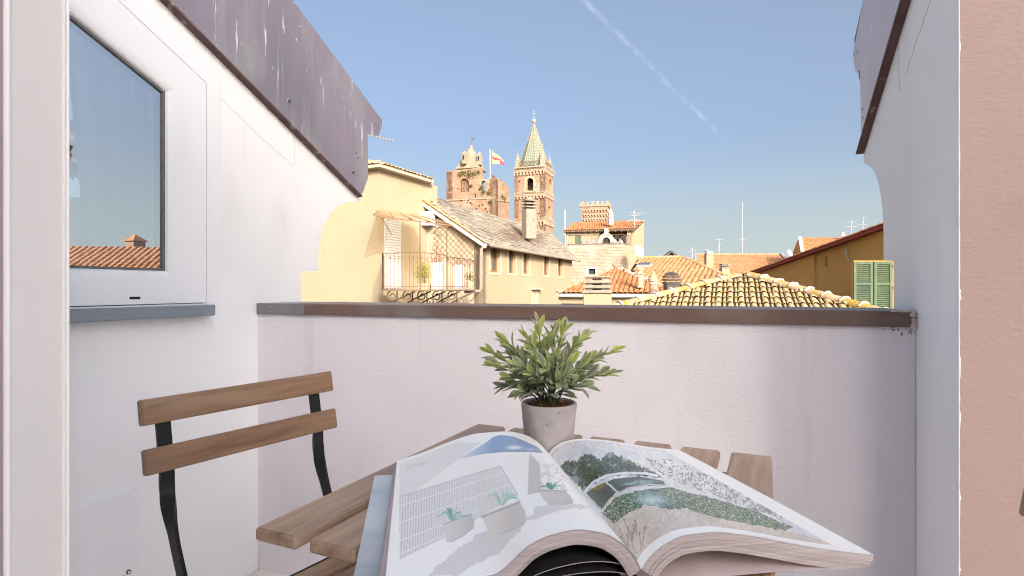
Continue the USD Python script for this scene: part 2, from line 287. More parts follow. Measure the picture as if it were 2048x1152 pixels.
mat('green_shutter', (0.070, 0.115, 0.065), (0.105, 0.155, 0.090), scale=8, stretch=(2, 2, 0.4), rough=0.6, spots=[((0.20, 0.24, 0.11), 10, 0.62, 0.78), ((0.07, 0.105, 0.085), 3, 0.5, 0.7)])
mat('shade_black', 0.012, 0.02, scale=4, rough=0.6)  # black standing for the shade under the magazine pages
mat('grey_cover', (0.30, 0.28, 0.26), (0.42, 0.40, 0.37), scale=9, rough=0.9)
mat('bush_leaf', (0.20, 0.22, 0.02), (0.45, 0.42, 0.035), scale=7, rough=0.7)
mat('dry_leaf', (0.19, 0.075, 0.04), (0.30, 0.135, 0.075), scale=7, rough=0.8)
mat('ivy_leaf', (0.06, 0.075, 0.015), (0.17, 0.15, 0.03), scale=2, rough=0.8)
mat('dark_void', 0.02, 0.03, scale=2, rough=0.9)
mat('flag_yellow', (0.66, 0.52, 0.22), (0.70, 0.56, 0.26), scale=3, rough=0.8)
mat('flag_red', (0.36, 0.07, 0.10), (0.42, 0.10, 0.13), scale=3, rough=0.8)
mat('ground_town', (0.10, 0.085, 0.07), (0.17, 0.15, 0.125), scale=0.05, rough=0.95)

def brick_mat(name, c1, c2, mortar, sx, sz, ang, spots=None, msize=0.02):
    """Brickwork in the upright plane whose horizontal direction is the world angle ang; sx by sz metres a brick."""
    n = {'geo': ('geometry', {}), 'rot': ('vector_rotate', {'rotate_type': 'z_axis', 'angle': -ang}), 'sep': ('separate_xyz', {}), 'add': ('math', {'math_type': 'add'}), 'com': ('combine_xyz', {}),
         'br': ('brick_texture', {'color1': c1, 'color2': c2, 'mortar': mortar, 'scale': 1.0, 'mortar_size': msize, 'mortar_smooth': 0.3, 'brick_width': sx, 'row_height': sz, 'bias': 0.0}),
         'nz': ('noise_texture', {'scale': 0.45, 'detail': 5.0, 'roughness': 0.65}), 'ra': ('rgb_ramp', {'ramp': [(0.32, (0.78, 0.76, 0.74)), (0.68, (1.15, 1.12, 1.08))]}), 'mu': ('mix', {'mix_type': 'multiply', 'fac': 1.0}),
         'bu': ('bump', {'strength': 0.6, 'distance': 0.02, 'invert': True}), 'p': ('principled_bsdf', {'roughness': 0.92, 'specular_ior_level': 0.15})}
    L = [('geo.position', 'rot.vector'), ('rot.vector', 'sep.vector'), ('sep.x', 'add.value1'), ('sep.y', 'add.value2'), ('add.value', 'com.x'), ('sep.z', 'com.y'), ('com.vector', 'br.vector'),
         ('geo.position', 'nz.vector'), ('nz.fac', 'ra.fac'), ('br.color', 'mu.color1'), ('ra.color', 'mu.color2'), ('br.fac', 'bu.height'), ('bu.normal', 'p.normal')]
    out = 'mu.color'
    for i, (col, sc, lo, hi) in enumerate(spots or []):
        n['sn%d' % i] = ('noise_texture', {'scale': sc, 'detail': 4.0, 'roughness': 0.65}); n['sr%d' % i] = ('map_range', {'from_min': lo, 'from_max': hi, 'clamp': True}); n['sx%d' % i] = ('mix', {'color2': col})
        L += [('geo.position', 'sn%d.vector' % i), ('sn%d.fac' % i, 'sr%d.value' % i), ('sr%d.result' % i, 'sx%d.fac' % i), (out, 'sx%d.color1' % i)]; out = 'sx%d.color' % i
    L.append((out, 'p.base_color'))
    M[name] = usdkit.material(stage, '/World/Looks/' + name, n, L, surface='p.BSDF')
brick_mat('tower_brick', (0.30, 0.18, 0.12), (0.37, 0.24, 0.165), (0.38, 0.29, 0.215), 0.55, 0.16, YAW, spots=[((0.42, 0.34, 0.26), 0.35, 0.55, 0.72), ((0.26, 0.17, 0.12), 1.4, 0.62, 0.75)])
brick_mat('old_brick', (0.32, 0.19, 0.13), (0.46, 0.33, 0.255), (0.50, 0.43, 0.35), 0.42, 0.14, YAW, spots=[((0.50, 0.42, 0.34), 0.9, 0.55, 0.68)], msize=0.035)
mat('tower_stone', (0.33, 0.24, 0.17), (0.41, 0.32, 0.235), scale=1.2, rough=0.9)
mat('pyramid_plaster', (0.27, 0.21, 0.15), (0.38, 0.31, 0.235), scale=0.7, rough=0.95, bump=(3, 0.06), spots=[((0.22, 0.18, 0.13), 1.6, 0.6, 0.75)])

# window glass: strong mirror of the sky, and sight of the curtain through it
M['window_glass'] = usdkit.material(stage, '/World/Looks/window_glass', {'fr': ('fresnel', {'IOR': 2.9}), 'cl': ('math', {'math_type': 'maximum', 'value2': 0.70}), 'tr': ('transparent_bsdf', {'color': (0.90, 0.93, 0.95)}),
    'gl': ('glossy_bsdf', {'color': (0.95, 0.97, 1.0), 'roughness': 0.0}), 'mx': ('mix_closure', {})},
    [('fr.fac', 'cl.value1'), ('cl.value', 'mx.fac'), ('tr.BSDF', 'mx.closure1'), ('gl.BSDF', 'mx.closure2')], surface='mx.closure')
M['far_glass'] = usdkit.material(stage, '/World/Looks/far_glass', {'p': ('principled_bsdf', {'base_color': (0.05, 0.05, 0.05), 'roughness': 0.08, 'specular_ior_level': 0.8})}, [], surface='p.BSDF')
M['canopy_poly'] = usdkit.material(stage, '/World/Looks/canopy_poly', {'d': ('diffuse_bsdf', {'color': (0.50, 0.42, 0.30)}), 't': ('translucent_bsdf', {'color': (0.72, 0.62, 0.46)}), 'r': ('transparent_bsdf', {'color': (0.95, 0.9, 0.8)}), 'm': ('mix_closure', {'fac': 0.5}), 'n': ('mix_closure', {'fac': 0.72})},
    [('d.BSDF', 'm.closure1'), ('t.BSDF', 'm.closure2'), ('m.closure', 'n.closure1'), ('r.BSDF', 'n.closure2')], surface='n.closure')
M['curtain_cloth'] = usdkit.material(stage, '/World/Looks/curtain_cloth', {'d': ('diffuse_bsdf', {'color': (0.94, 0.95, 0.96)}), 't': ('translucent_bsdf', {'color': (0.94, 0.95, 0.96)}), 'm': ('mix_closure', {'fac': 0.62})},
    [('d.BSDF', 'm.closure1'), ('t.BSDF', 'm.closure2')], surface='m.closure')
# prints and leaves take their colour from the mesh
M['printed_page'] = usdkit.material(stage, '/World/Looks/printed_page', {'a': ('attribute', {'attribute': 'tint'}), 'p': ('principled_bsdf', {'roughness': 0.32, 'specular_ior_level': 0.5, 'coat_weight': 0.12, 'coat_roughness': 0.15})}, [('a.color', 'p.base_color')], surface='p.BSDF')
M['leaf'] = usdkit.material(stage, '/World/Looks/leaf', {'a': ('attribute', {'attribute': 'tint'}), 'p': ('principled_bsdf', {'roughness': 0.6, 'specular_ior_level': 0.35, 'sheen_weight': 0.25}), 't': ('translucent_bsdf', {}), 'm': ('mix_closure', {'fac': 0.25})},
    [('a.color', 'p.base_color'), ('a.color', 't.color'), ('p.BSDF', 'm.closure1'), ('t.BSDF', 'm.closure2')], surface='m.closure')
# spire tiles: small green and pale glazed rows
M['spire_tile'] = usdkit.material(stage, '/World/Looks/spire_tile', {'uv': ('uvmap', {'attribute': 'st'}), 'br': ('brick_texture', {'color1': (0.35, 0.34, 0.28), 'color2': (0.28, 0.30, 0.23), 'mortar': (0.155, 0.18, 0.125), 'scale': 1.0, 'mortar_size': 0.06, 'mortar_smooth': 0.1, 'brick_width': 0.32, 'row_height': 0.30, 'offset': 0.0}),
    'p': ('principled_bsdf', {'roughness': 0.4, 'specular_ior_level': 0.5})}, [('uv.UV', 'br.vector'), ('br.color', 'p.base_color')], surface='p.BSDF')

# ================================================================== OWN HOUSE: the balcony cut into the roof
XL, XR, D = -1.51, 0.39, 1.5
UY, UZ, UX = np.array([0, 1.0, 0]), np.array([0, 0, 1.0]), np.array([1.0, 0, 0])
def yz(px, py, X): p = onX(px, py, X); return (p[1], p[2])
def line_at(p, q, y): return p[1] + (q[1] - p[1]) * (y - p[0]) / (q[0] - p[0])
def arc_profile(pts, X): return [yz(a, b, X) for a, b in pts]

# --- ground far below and balcony floor
g = MB(); g.box((-400, -300, -14.0), (400, 1500, -13.0)); single('ground', g, 'ground_town', kind='structure')
YB0 = -1.6
NW, NH, NSHIFT = 1.8, 6.3, 0.0  # half width, height and sideways shift of the added sun blocker
g = MB(); g.box((-1.5, YB0, -0.25), (4.0, 1.5, 0.0)); single('balcony_floor', g, 'floor_tile', kind='structure')

# --- left side wall with its window opening
vL0, vL1 = yz(340, 0, XL), yz(719, 386, XL)
prof = arc_profile([(719, 386), (719.4, 402), (706, 402.6), (693, 404.6), (681, 410), (664, 425), (651.7, 444.6), (644, 463), (640, 480), (637, 501), (636.7, 542.5), (602.7, 543.5), (602, 609)], XL)
yb = prof[-1][0]
wall = [(-1.6, -0.3), (yb, -0.3)] + prof[::-1] + [(-1.6, line_at(vL0, vL1, -1.6))]
YW0 = 0.70                                                     # hidden end of the window
j0, j1 = yz(235, 0, XL), yz(440, 193, XL)                      # joint of sash and top frame
def offs(line, d):                                             # the line moved d to its upper right
    (a, b), (c, e) = line; n = np.array([-(e - b), c - a]); n = n / np.linalg.norm(n) * d; return (a + n[0], b + n[1]), (c + n[0], e + n[1])
def trap(yr, zb, line, y0=YW0): return [(y0, zb), (yr, zb), (yr, line_at(*line, yr)), (y0, line_at(*line, y0))]
yF, zS = yz(438, 609, XL)[0], yz(432, 609.5, XL + 0.05)[1]
yS = yz(411.5, 300, XL)[0]
frame_out = trap(yF, zS, offs((j0, j1), 0.075)); frame_in = trap(yS, zS + 0.004, (j0, j1), YW0 + 0.03)
sash_out = trap(yS - 0.0058, zS + 0.0065, offs((j0, j1), -0.0058), YW0 + 0.034)
gl = trap(yz(333, 500, XL)[0], yz(333, 541.5, XL)[1], (yz(143, 28, XL), yz(335, 185, XL)), YW0 + 0.12)
wp = Polygon(wall).difference(Polygon(frame_out).buffer(-0.004, join_style=2))
t = Thing('side_wall', 'white plastered balcony side wall with the slanted window, left of the parapet', 'wall', (XL - .12, 1.0, 0))
t.part('wall_body', MB().prism(wp, (XL, 0, 0), UY, UZ, -0.24), 'wall_plaster')
# hairline cracks in the plaster
def crack(pts, X, r=0.0007, side=1):
    m = MB()
    P = [onX(a, b, X + side * 0.0001) for a, b in pts]
    rng = np.random.default_rng(int(pts[0][0])); Q = []
    for a, b in zip(P[:-1], P[1:]):
        for k in range(6): Q.append(a + (b - a) * k / 6 + np.array([0, *rng.normal(0, 0.0018, 2)]))
    Q.append(P[-1]); m.tube(Q, r, 4, False); return m
mat('crack_grey', (0.42, 0.39, 0.37), rough=0.9)
t.part('crack', crack([(440, 195), (500, 255), (555, 305), (590, 335)], XL, 0.0006), 'crack_grey')
t.part('crack', crack([(588, 250), (589, 330)], XL, 0.0006), 'crack_grey')

# --- the window in it
wx = Thing('balcony_window', 'white plastic window with slanted top and mirroring glass in the left wall', 'window', (XL, 1.1, zS))
def ring(po, pi, X, th):
    return MB().prism(Polygon(po, [pi]), (X, 0, 0), UY, UZ, -th)
fr = wx.part('window_frame', ring(frame_out, frame_in, XL + 0.004, 0.085), 'window_plastic')
gl_o = [(p[0], p[1]) for p in gl]
def inset(poly, d):
    q = Polygon(poly).buffer(d, join_style=2, mitre_limit=10); c = np.array(q.exterior.coords)[:-1]
    return [tuple(c[np.argmin(np.linalg.norm(c - np.array(p) - np.sign(np.array(p) - np.mean(poly, 0)) * d, axis=1))]) for p in poly]
sm = MB(); steps = [(0.026, 0.0), (0.018, 0.0008), (0.010, 0.0035), (0.004, 0.008), (0.0, 0.016)]
rings = [np.array([[XL + 0.008 - x, *p] for p in inset(gl_o, d)]) for d, x in steps]
sm.prism(Polygon(sash_out, [inset(gl_o, 0.026)]), (XL + 0.008, 0, 0), UY, UZ, -0.07)
for a, b in zip(rings[:-1], rings[1:]):
    for i in range(4): k = (i + 1) % 4; sm.quad(a[i], a[k], b[k], b[i])
wx.part('joint_seal', ring(trap(yS, zS + 0.004, (j0, j1), YW0 + 0.03), inset(sash_out, -0.012), XL - 0.012, 0.01), 'rubber_gasket', parent=fr)
sash = wx.part('sash', sm, 'window_plastic')
gk = inset(gl_o, -0.0065)
wx.part('gasket', ring(gl_o, gk, XL - 0.006, 0.012), 'rubber_gasket', parent=sash)
gk2 = inset(gl_o, -0.012)
wx.part('glass', MB().add([[XL - 0.012, *p] for p in gl_o], [[0, 1, 2, 3]]), 'window_glass', parent=sash)
wx.part('spacer_bar', ring(gl_o, inset(gl_o, -0.015), XL - 0.016, 0.014), 'grey_metal', parent=sash)
dp = onX(270, 596, XL + 0.0086)
wx.part('drain_slot', MB().prism(LineString([(dp[1] - .012, dp[2]), (dp[1] + .012, dp[2])]).buffer(0.0035), (XL + 0.0072, 0, 0), UY, UZ, 0.0013), 'dark_void', parent=sash)
so = onX(432, 609.5, XL + 0.05); sb = onX(432, 631, XL + 0.05)
wx.part('sill', MB().rbox(((XL + 0.0 + XL + 0.05) / 2, (0.5 + so[1]) / 2, (so[2] + sb[2]) / 2), UX * 0.025, UY * (so[1] - 0.5) / 2, UZ * (so[2] - sb[2]) / 2, 0.003), 'sill_metal')
# the room behind it, and a curtain
rm = Thing('attic_room', 'dim attic room seen through the window of the left wall', 'room', (XL - 1.5, 1.2, 0))
rb = MB(); rb.box((XL - 3.0, 0.0, -0.2), (XL - 0.24, yb - .02, 0.0)); rb.box((XL - 3.1, 0.2, 0), (XL - 3.0, yb - .02, 1.9)); rb.box((XL - 3.0, -0.1, 0), (XL - 0.24, 0.0, 2.3))
rb.box((XL - 3.0, yb - .14, 0), (XL - 0.24, yb - .02, 1.35)); rm.part('room_wall', rb, 'room_paint')
cu = []; nU, nV = 90, 60
y0, y1 = yz(188, 300, XL)[0] - .02, yz(345, 300, XL)[0] + .05
for j in range(nV):
    v = j / (nV - 1); z = 0.80 + 1.15 * v
    for i in range(nU):
        u = i / (nU - 1); yy = y0 + (y1 - y0) * (u ** 0.9) * (0.55 + 0.45 * (0.4 + 0.6 * v)) + (1 - v) * 0.06 + 0.05 * (1 - u) * (1 - v) * math.sin(3 * v)
        x = XL - 0.13 + 0.022 * math.sin(u * 26 + 2.2 * v + 1.5 * math.sin(3.1 * v + u * 4)) + 0.012 * math.sin(u * 55 + 3 * v)
        cu.append((x, yy, z))
cf = [[j * nU + i, j * nU + i + 1, (j + 1) * nU + i + 1, (j + 1) * nU + i] for j in range(nV - 1) for i in range(nU - 1)]
single('curtain', MB().add(cu, cf), 'curtain_cloth', 'sheer white curtain in soft folds behind the slanted window pane', 'curtain', smooth=True)

# --- meter cover low on the left wall
pc = onX(277, 976, XL + 0.012); pb = onX(276, 1152, XL + 0.012)
z1, z0, ya, yb2 = pc[2], pb[2] - 0.004, 0.62, pc[1]
mb_ = Thing('meter_cover', 'flat white plastic service cover low on the left wall', 'cover panel', (XL, (ya + yb2) / 2, z0))
bd = mb_.part('cover_plate', MB().prism(Polygon([(ya, z0), (yb2, z0), (yb2, z1), (ya, z1)]).buffer(-0.008).buffer(0.008), (XL - 0.001, 0, 0), UY, UZ, 0.013), 'panel_plastic')
lk = onX(257, 1144, XL + 0.0125)
mb_.part('lock', MB().tube([lk - UX * 0.0005, lk + UX * 0.0015], 0.0062, 14), 'dark_void')
mb_.part('lock_rim', MB().tube([lk + UX * 0.0013, lk + UX * 0.0024], 0.0034, 12), 'panel_plastic')
mb_.part('slot', MB().prism(LineString([(lk[1] - .022, lk[2] - .006), (lk[1] - .012, lk[2] - .005)]).buffer(0.0018), (XL + 0.012, 0, 0), UY, UZ, 0.0006), 'dark_void')

# --- parapet and its metal coping
zc1 = onY(1833, 621.3, D - 0.012)[2] * 0.5 + onY(515, 607, D - 0.012)[2] * 0.5; zc0 = zc1 - 0.0362
t = Thing('parapet_wall', 'low rough plastered parapet wall across the front of the balcony', 'wall', (-0.56, D + .11, 0))
t.part('wall_body', MB().box((XL + 0.001, D, -0.3), (XR - 0.001, D + 0.21, zc1 - 0.012)), 'parapet_plaster')
ys = onY(602, 612, D - 0.012)[0]
t.part('coping', MB().rbox(((XL + ys) / 2 + .001, D + 0.105, (zc0 + zc1) / 2), UX * (ys - XL - .006) / 2, UY * 0.117, UZ * (zc1 - zc0) / 2, 0.0025), 'coping_metal_grey', label='grey scratched coping piece at the left end')
t.part('coping', MB().rbox(((XR + ys) / 2 - .003, D + 0.105, (zc0 + zc1) / 2), UX * (XR - ys - .008) / 2, UY * 0.117, UZ * (zc1 - zc0) / 2, 0.0025), 'coping_metal', label='long brown coping piece')
t.part('coping_strap', MB().rbox((ys - .001, D + 0.105, (zc0 + zc1) / 2), UX * 0.012, UY * 0.1185, UZ * ((zc1 - zc0) / 2 + .0015), 0.001), 'coping_metal_grey')
rng = np.random.default_rng(5); pl = MB()
for k in range(16):                                            # plaster smeared against the coping's right end
    c = np.array([XR - 0.004 - abs(rng.normal(0, 0.004)), D - 0.012 + rng.uniform(-.002, .004), rng.uniform(zc0 - .004, zc1 + .003)]); pl.sphere(c, rng.uniform(.003, .007), 1, (1, .6, 1))
for k in range(9):
    c = np.array([XR - 0.006 - k * 0.005, D - 0.011, zc1 + rng.uniform(-.002, .001)]); pl.sphere(c, rng.uniform(.0015, .0045), 1, (1.4, .6, .7))
t.part('plaster_smear', pl, 'mortar', smooth=True)
pk = MB()
for k in range(14):
    c = np.array([XR - abs(rng.normal(0.03, 0.02)) - .004, D - 0.0005, zc0 - abs(rng.normal(0.012, 0.012))]); pk.sphere(c, rng.uniform(.0007, .0022), 1, (1, .3, 1.3))
t.part('dirt_fleck', pk, 'verge_board', kind='stuff')

t = Thing('terrace_parapet', 'low plastered parapet of the terrace on the far side of the pink wall', 'wall', (2.4, 1.6, 0))
t.part('wall_body', MB().box((XR + .285, D, -0.3), (4.2, D + 0.21, zc1 - .01)), 'parapet_plaster'); t.part('wall_body', MB().box((4.0, -1.6, -0.3), (4.2, D - .001, zc1 - .011)), 'parapet_plaster')
# --- right side wall and the pinkish return wall
rprof = arc_profile([(1728.5, 292), (1727, 326), (1735, 330), (1746, 338), (1752, 350), (1757, 367), (1763, 401), (1765.5, 430), (1767, 458), (1767, 521), (1787, 522), (1787, 622)], XR)
yP = yz(1915, 576, XR)[0]
vR0, vR1 = yz(1820, 0, XR), yz(1728.5, 292, XR)
wall = [(yP, -0.3), (rprof[-1][0], -0.3)] + rprof[::-1] + [(yP, line_at(vR0, vR1, yP))]
t = Thing('side_wall', 'bright white plastered balcony side wall with a scalloped end, right of the parapet', 'wall', (XR + .3, 1.6, 0))
t.part('wall_body', MB().prism(wall, (XR, 0, 0), UY, UZ, 0.28), 'wall_plaster')
t.part('crack', crack([(1862, 0), (1835, 75), (1812, 148)], XR, 0.0007, -1), 'crack_grey')
t.part('crack', crack([(1797, 70), (1799, 185)], XR, 0.0006, -1), 'crack_grey')
rng = np.random.default_rng(11); zz = np.linspace(-0.1, line_at(vR0, vR1, yP) - .01, 420); xx = 0.0008 + .0016 * meshkit.fbm(np.stack([zz * 38, zz * 0, zz * 0], 1), 4, 3) + np.where(meshkit.noise(np.stack([zz * 22, zz * 0 + 7, zz * 0], 1), 5) > .80, .0022, 0) * meshkit.noise(np.stack([zz * 160, zz * 0, zz * 0], 1), 9)   # ragged paint edge between white and pink
e = MB()
for k in range(419): e.add([(XR, yP - .0066, zz[k]), (XR + xx[k], yP - .0066, zz[k]), (XR + xx[k + 1], yP - .0066, zz[k + 1]), (XR, yP - .0066, zz[k + 1]), (XR, yP, zz[k]), (XR, yP, zz[k + 1])], [[0, 1, 2, 3], [4, 0, 3, 5]])
t.part('paint_edge', e, 'wall_plaster')
t = Thing('return_wall', 'rough dusty pink plaster wall at the right edge', 'wall', (0.8, yP, 0))
t.part('wall_body', MB().box((XR + 0.001, yP - 0.006, -0.2), (XR + 0.28, yP - 0.0005, line_at(vR0, vR1, yP))), 'pink_plaster')

# --- roof verges: metal sheet, rusty board under it, screws, and the roofs behind them
def verge(name, label, X, side, bottom, tip, top, boardl, Yend=-1.6):
    """side +1: sheet stands to the right of its wall (left roof); the roof body is on the other side."""
    th = 0.004
    b = arc_profile(bottom, X); tp = arc_profile(tip, X); u = arc_profile(top, X)
    poly = [(Yend, line_at(b[0], b[1], Yend))] + b + tp + u + [(Yend, line_at(u[0], u[-1], Yend))]
    t = Thing(name, label, 'roof', (X, 1.4, 1.6))
    s = t.part('verge_sheet', MB().prism(poly, (X, 0, 0), UY, UZ, th if side < 0 else -th), 'verge_metal' if side > 0 else 'verge_metal_pale')
    (ya_, za_), (yb_, zb_) = b[0], b[-1]
    w0, w1 = (X, boardl)
    P0 = np.array([min(w0, w1), Yend, line_at(b[0], b[-1], Yend)]); P1 = np.array([min(w0, w1), yb_ + 0.012, line_at(b[0], b[-1], yb_ + .012)])
    d = P1 - P0; n = nrm(np.cross(d, UX)); n = n if n[2] < 0 else -n
    t.part('verge_board', MB().par(P0 + n * 0.0, UX * abs(w1 - w0), d, n * 0.006), 'verge_board')
    return t, s, poly, b, u
t, s, polyL, bL, uL = verge('tiled_roof', 'left roof slope ending in a purple grey metal verge with white drip marks', XL + 0.028, 1, [(340, 0), (722, 388)], [(725, 387), (736, 356), (735.5, 268), (754, 272.5), (758, 269), (762, 258), (765.5, 246), (764.5, 240)], [(760, 235), (585, 0)], XL + 0.0005)
for (a, b) in [(577, 202), (705, 345)]:
    c = onX(a, b, XL + 0.0285)
    w = t.part('screw', MB().tube([c, c + UX * 0.002], 0.0105, 14), 'grey_metal'); t.part('screw_head', MB().tube([c + UX * .0005, c + UX * 0.008], 0.0058, 6), 'screw_metal', parent=w)
for (a, b) in [(713, 306), (716, 316), (752, 249), (763, 245)]:
    c = onX(a, b, XL + 0.0283); t.part('rivet', MB().tube([c, c + UX * 0.0015], 0.0035, 8), 'screw_metal')
def roof_body(t, X, outX, b, u, yh=-1.6, nk=11):
    mid0 = lambda y: line_at(b[0], b[-1], y); yl = b[-1][0] - 0.02
    P = [np.array([X, yh, mid0(yh) + .20]), np.array([X, yl, mid0(yl) + .20]), np.array([outX, yl, mid0(yl) + .20]), np.array([outX, yh, mid0(yh) + .20])]
    if outX < X: P = P[::-1]
    m = MB()
    if outX < X:
        lo_ = lambda x, y: np.array([x, y, mid0(y) + .20])
        for (xa, xb, ya_, yb_) in ((X, X - .35, yl, yh), (X - .35, X - 2.6, yl, 2.0), (X - .35, X - 2.6, 0.3, yh), (X - 2.6, outX, yl, yh)): m.slabq([lo_(xa, yb_), lo_(xa, ya_), lo_(xb, ya_), lo_(xb, yb_)][::-1], 0.17)  # opening added out of view to let sky light onto the curtain
    else: m.slabq(P, 0.17)
    t.part('roof_deck', m, 'roof_deck')
    sgn = -1 if outX < X else 1; m = MB(); dv = nrm(P[0] - P[1]) if outX > X else nrm(P[3] - P[2])
    slope = np.array([0, -1.0, -(mid0(0) - mid0(-1))]); slope = nrm(np.array([0, -1.0, mid0(-1) - mid0(0)])); nn = nrm(np.cross(UX, slope)); nn = nn if nn[2] > 0 else -nn
    for i in range(int(abs(outX - X) / 0.21)):
        x = X + sgn * (0.13 + 0.21 * i)
        for k in range(nk): 
            if outX < X and .3 < (yl + .05 - .29 * k) < 2.0 and X - 2.65 < x < X - .3: continue
            o = np.array([x, yl + .05, mid0(yl + .05) + .205]) + slope * 0.32 * k
            coppo(m, o, UX, slope, nn, 0.38, 0.085, 0.07)
    t.part('roof_tile', m, 'tile_orange', kind='stuff', smooth=50)
def coppo(m, o, U, V, N, L, r0, r1, n=6, flat=0.6):
    """One barrel tile, its lower end at o, running along V, humped along N, radius r0 below and r1 above."""
    g = np.linspace(0, math.pi, n); a = np.array([o + U * (r0 * math.cos(q)) + N * (r0 * flat * math.sin(q) + 0.012) for q in g]); b = np.array([o + V * L + U * (r1 * math.cos(q)) + N * (r1 * flat * math.sin(q)) for q in g])
    a2 = np.array([o + U * (r0 * .80 * math.cos(q)) + N * (r0 * flat * .74 * math.sin(q) + 0.010) for q in g])
    v = np.vstack([a, b, a2]); f = [[i, i + 1, n + i + 1, n + i] for i in range(n - 1)] + [[2 * n + i, 2 * n + i + 1, i + 1, i] for i in range(n - 1)]
    f = np.array(f)
    if np.dot(np.cross(v[f[2][1]] - v[f[2][0]], v[f[2][2]] - v[f[2][0]]), N) < 0: f = f[:, ::-1]
    m.add(v, f)
roof_body(t, XL + 0.02, XL - 3.4, bL, uL)
t, s, polyR, bR, uR = verge('tiled_roof', 'right roof slope with a pale pinkish metal verge above the white wall', XR - 0.022, -1, [(1799.5, 0), (1713, 300)], [(1720, 296), (1722.5, 270), (1719.5, 139), (1713, 145), (1710, 142), (1707, 120), (1706.5, 104)], [(1707.5, 98), (1727, 0)], XR - 0.0005, yP - 0.03)
for (a, b) in [(1715, 103), (1708, 109), (1725.5, 218), (1725, 236)]:
    c = onX(a, b, XR - 0.0222); t.part('rivet', MB().tube([c, c - UX * 0.0015], 0.0035, 8), 'screw_metal')
roof_body(t, XR - 0.018, XR + 0.36, bR, uR, yP - 0.02, 2)

# --- the house behind the terrace, and the open door leaf
YB, HB = -1.6, 2.35
t = Thing('house_body', 'upper storey of the own house behind the terrace', 'house', (0, YB - .2, 0))
hb = MB(); hb.box((-2.4, YB - .25, 0), (-0.9, YB, HB)); hb.box((-0.9, YB - .25, 2.1), (0.1, YB, HB))
t.part('front_wall', hb, 'wall_plaster')
hb = MB(); hb.box((-2.4, YB - 3.2, -.1), (1.2, YB - .25, 0)); hb.box((-2.4, YB - 3.3, 0), (1.2, YB - 3.2, 2.3)); hb.box((-2.4, YB - 3.2, 2.25), (1.2, YB - .25, 2.35)); hb.box((-2.4, YB - 3.2, 0), (-2.3, YB - .25, 2.25)); hb.box((1.1, YB - 3.2, 0), (1.2, YB - .25, 2.25))
t.part('room_wall', hb, 'room_paint')
# added unseen block, placed only to keep the low sun off the terrace
sd_ = np.array([SUN[0], SUN[1], 0]) / math.hypot(SUN[0], SUN[1]); sp_ = np.array([-sd_[1], sd_[0], 0]); nc = np.array([-0.5, 1.2, 0]) + sd_ * 9.0 + sp_ * NSHIFT
t = Thing('neighbour_house', 'added unseen block that shades the terrace from the sun', 'house', nc + sd_ * 2)
t.part('wall', MB().par(nc - sp_ * NW + UZ * -13.0, sp_ * 2 * NW, sd_ * 4, UZ * (NH + 13.0)), 'room_paint')
t.part('roof', MB().par(nc - sp_ * (NW + .1) - sd_ * .1 + UZ * NH, sp_ * 2 * (NW + .1), sd_ * 4.2, UZ * .12), 'tile_orange')
dX = -0.55; e0 = onX(10, 576, dX)[1]; e1 = onX(139.5, 576, dX)[1]
t = Thing('door_leaf', 'white plastic balcony door leaf edge-on at the left edge', 'door', (-1.0, (e0 + e1) / 2, 0.02))
yp_ = lambda px: onX(px, 576, dX)[1]
t.part('stile', MB().box((dX - .10, e0 + .0005, 0.02), (dX - .0015, e1 - .0005, 2.1)), 'door_face_shaded')
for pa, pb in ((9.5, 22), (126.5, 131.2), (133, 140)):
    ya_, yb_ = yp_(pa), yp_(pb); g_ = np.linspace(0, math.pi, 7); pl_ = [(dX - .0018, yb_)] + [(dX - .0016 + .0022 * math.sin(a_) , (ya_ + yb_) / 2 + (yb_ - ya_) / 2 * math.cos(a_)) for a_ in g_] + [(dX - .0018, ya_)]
    t.part('edge_bead', MB().prism(pl_, (0, 0, .02), UX, UY, 2.08), 'door_plastic_lit', smooth=50)
t.part('gasket', MB().box((dX - .06, e0 - .0055, .02), (dX - .004, e0 + .001, 2.1)), 'door_gasket')
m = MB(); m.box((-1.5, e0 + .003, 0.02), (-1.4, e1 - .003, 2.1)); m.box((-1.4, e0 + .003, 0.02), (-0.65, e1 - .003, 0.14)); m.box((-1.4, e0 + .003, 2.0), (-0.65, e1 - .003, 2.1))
t.part('door_rail', m, 'door_plastic_lit')
t.part('glass', MB().box((-1.4, (e0 + e1) / 2 - .004, 0.14), (-0.65, (e0 + e1) / 2 + .004, 2.0)), 'window_glass')

# ================================================================== FURNITURE
from scipy.interpolate import PchipInterpolator
def twist_bar(path, ang, w, th):
    """A flat bar along path in the x-z plane; ang 0: broad side faces x; 90: broad side faces y."""
    p = np.array(path, float); T = np.gradient(p, axis=0); T /= np.linalg.norm(T, axis=1, keepdims=True); vs = []
    for q, tt, a in zip(p, T, ang):
        e1 = UY; e2 = nrm(np.cross(tt, e1)); c, s = math.cos(math.radians(a)), math.sin(math.radians(a)); A = e1 * c + e2 * s; B = -e1 * s + e2 * c
        vs += [q + A * w / 2 + B * th / 2, q - A * w / 2 + B * th / 2, q - A * w / 2 - B * th / 2, q + A * w / 2 - B * th / 2]
    f = [[4 * i + j, 4 * i + (j + 1) % 4, 4 * i + 4 + (j + 1) % 4, 4 * i + 4 + j] for i in range(len(p) - 1) for j in range(4)]
    m = MB().add(vs, f); n = len(p) - 1; m.add(np.array(vs)[:4], [[0, 3, 2, 1]]); m.add(np.array(vs)[-4:], [[0, 1, 2, 3]]); return m
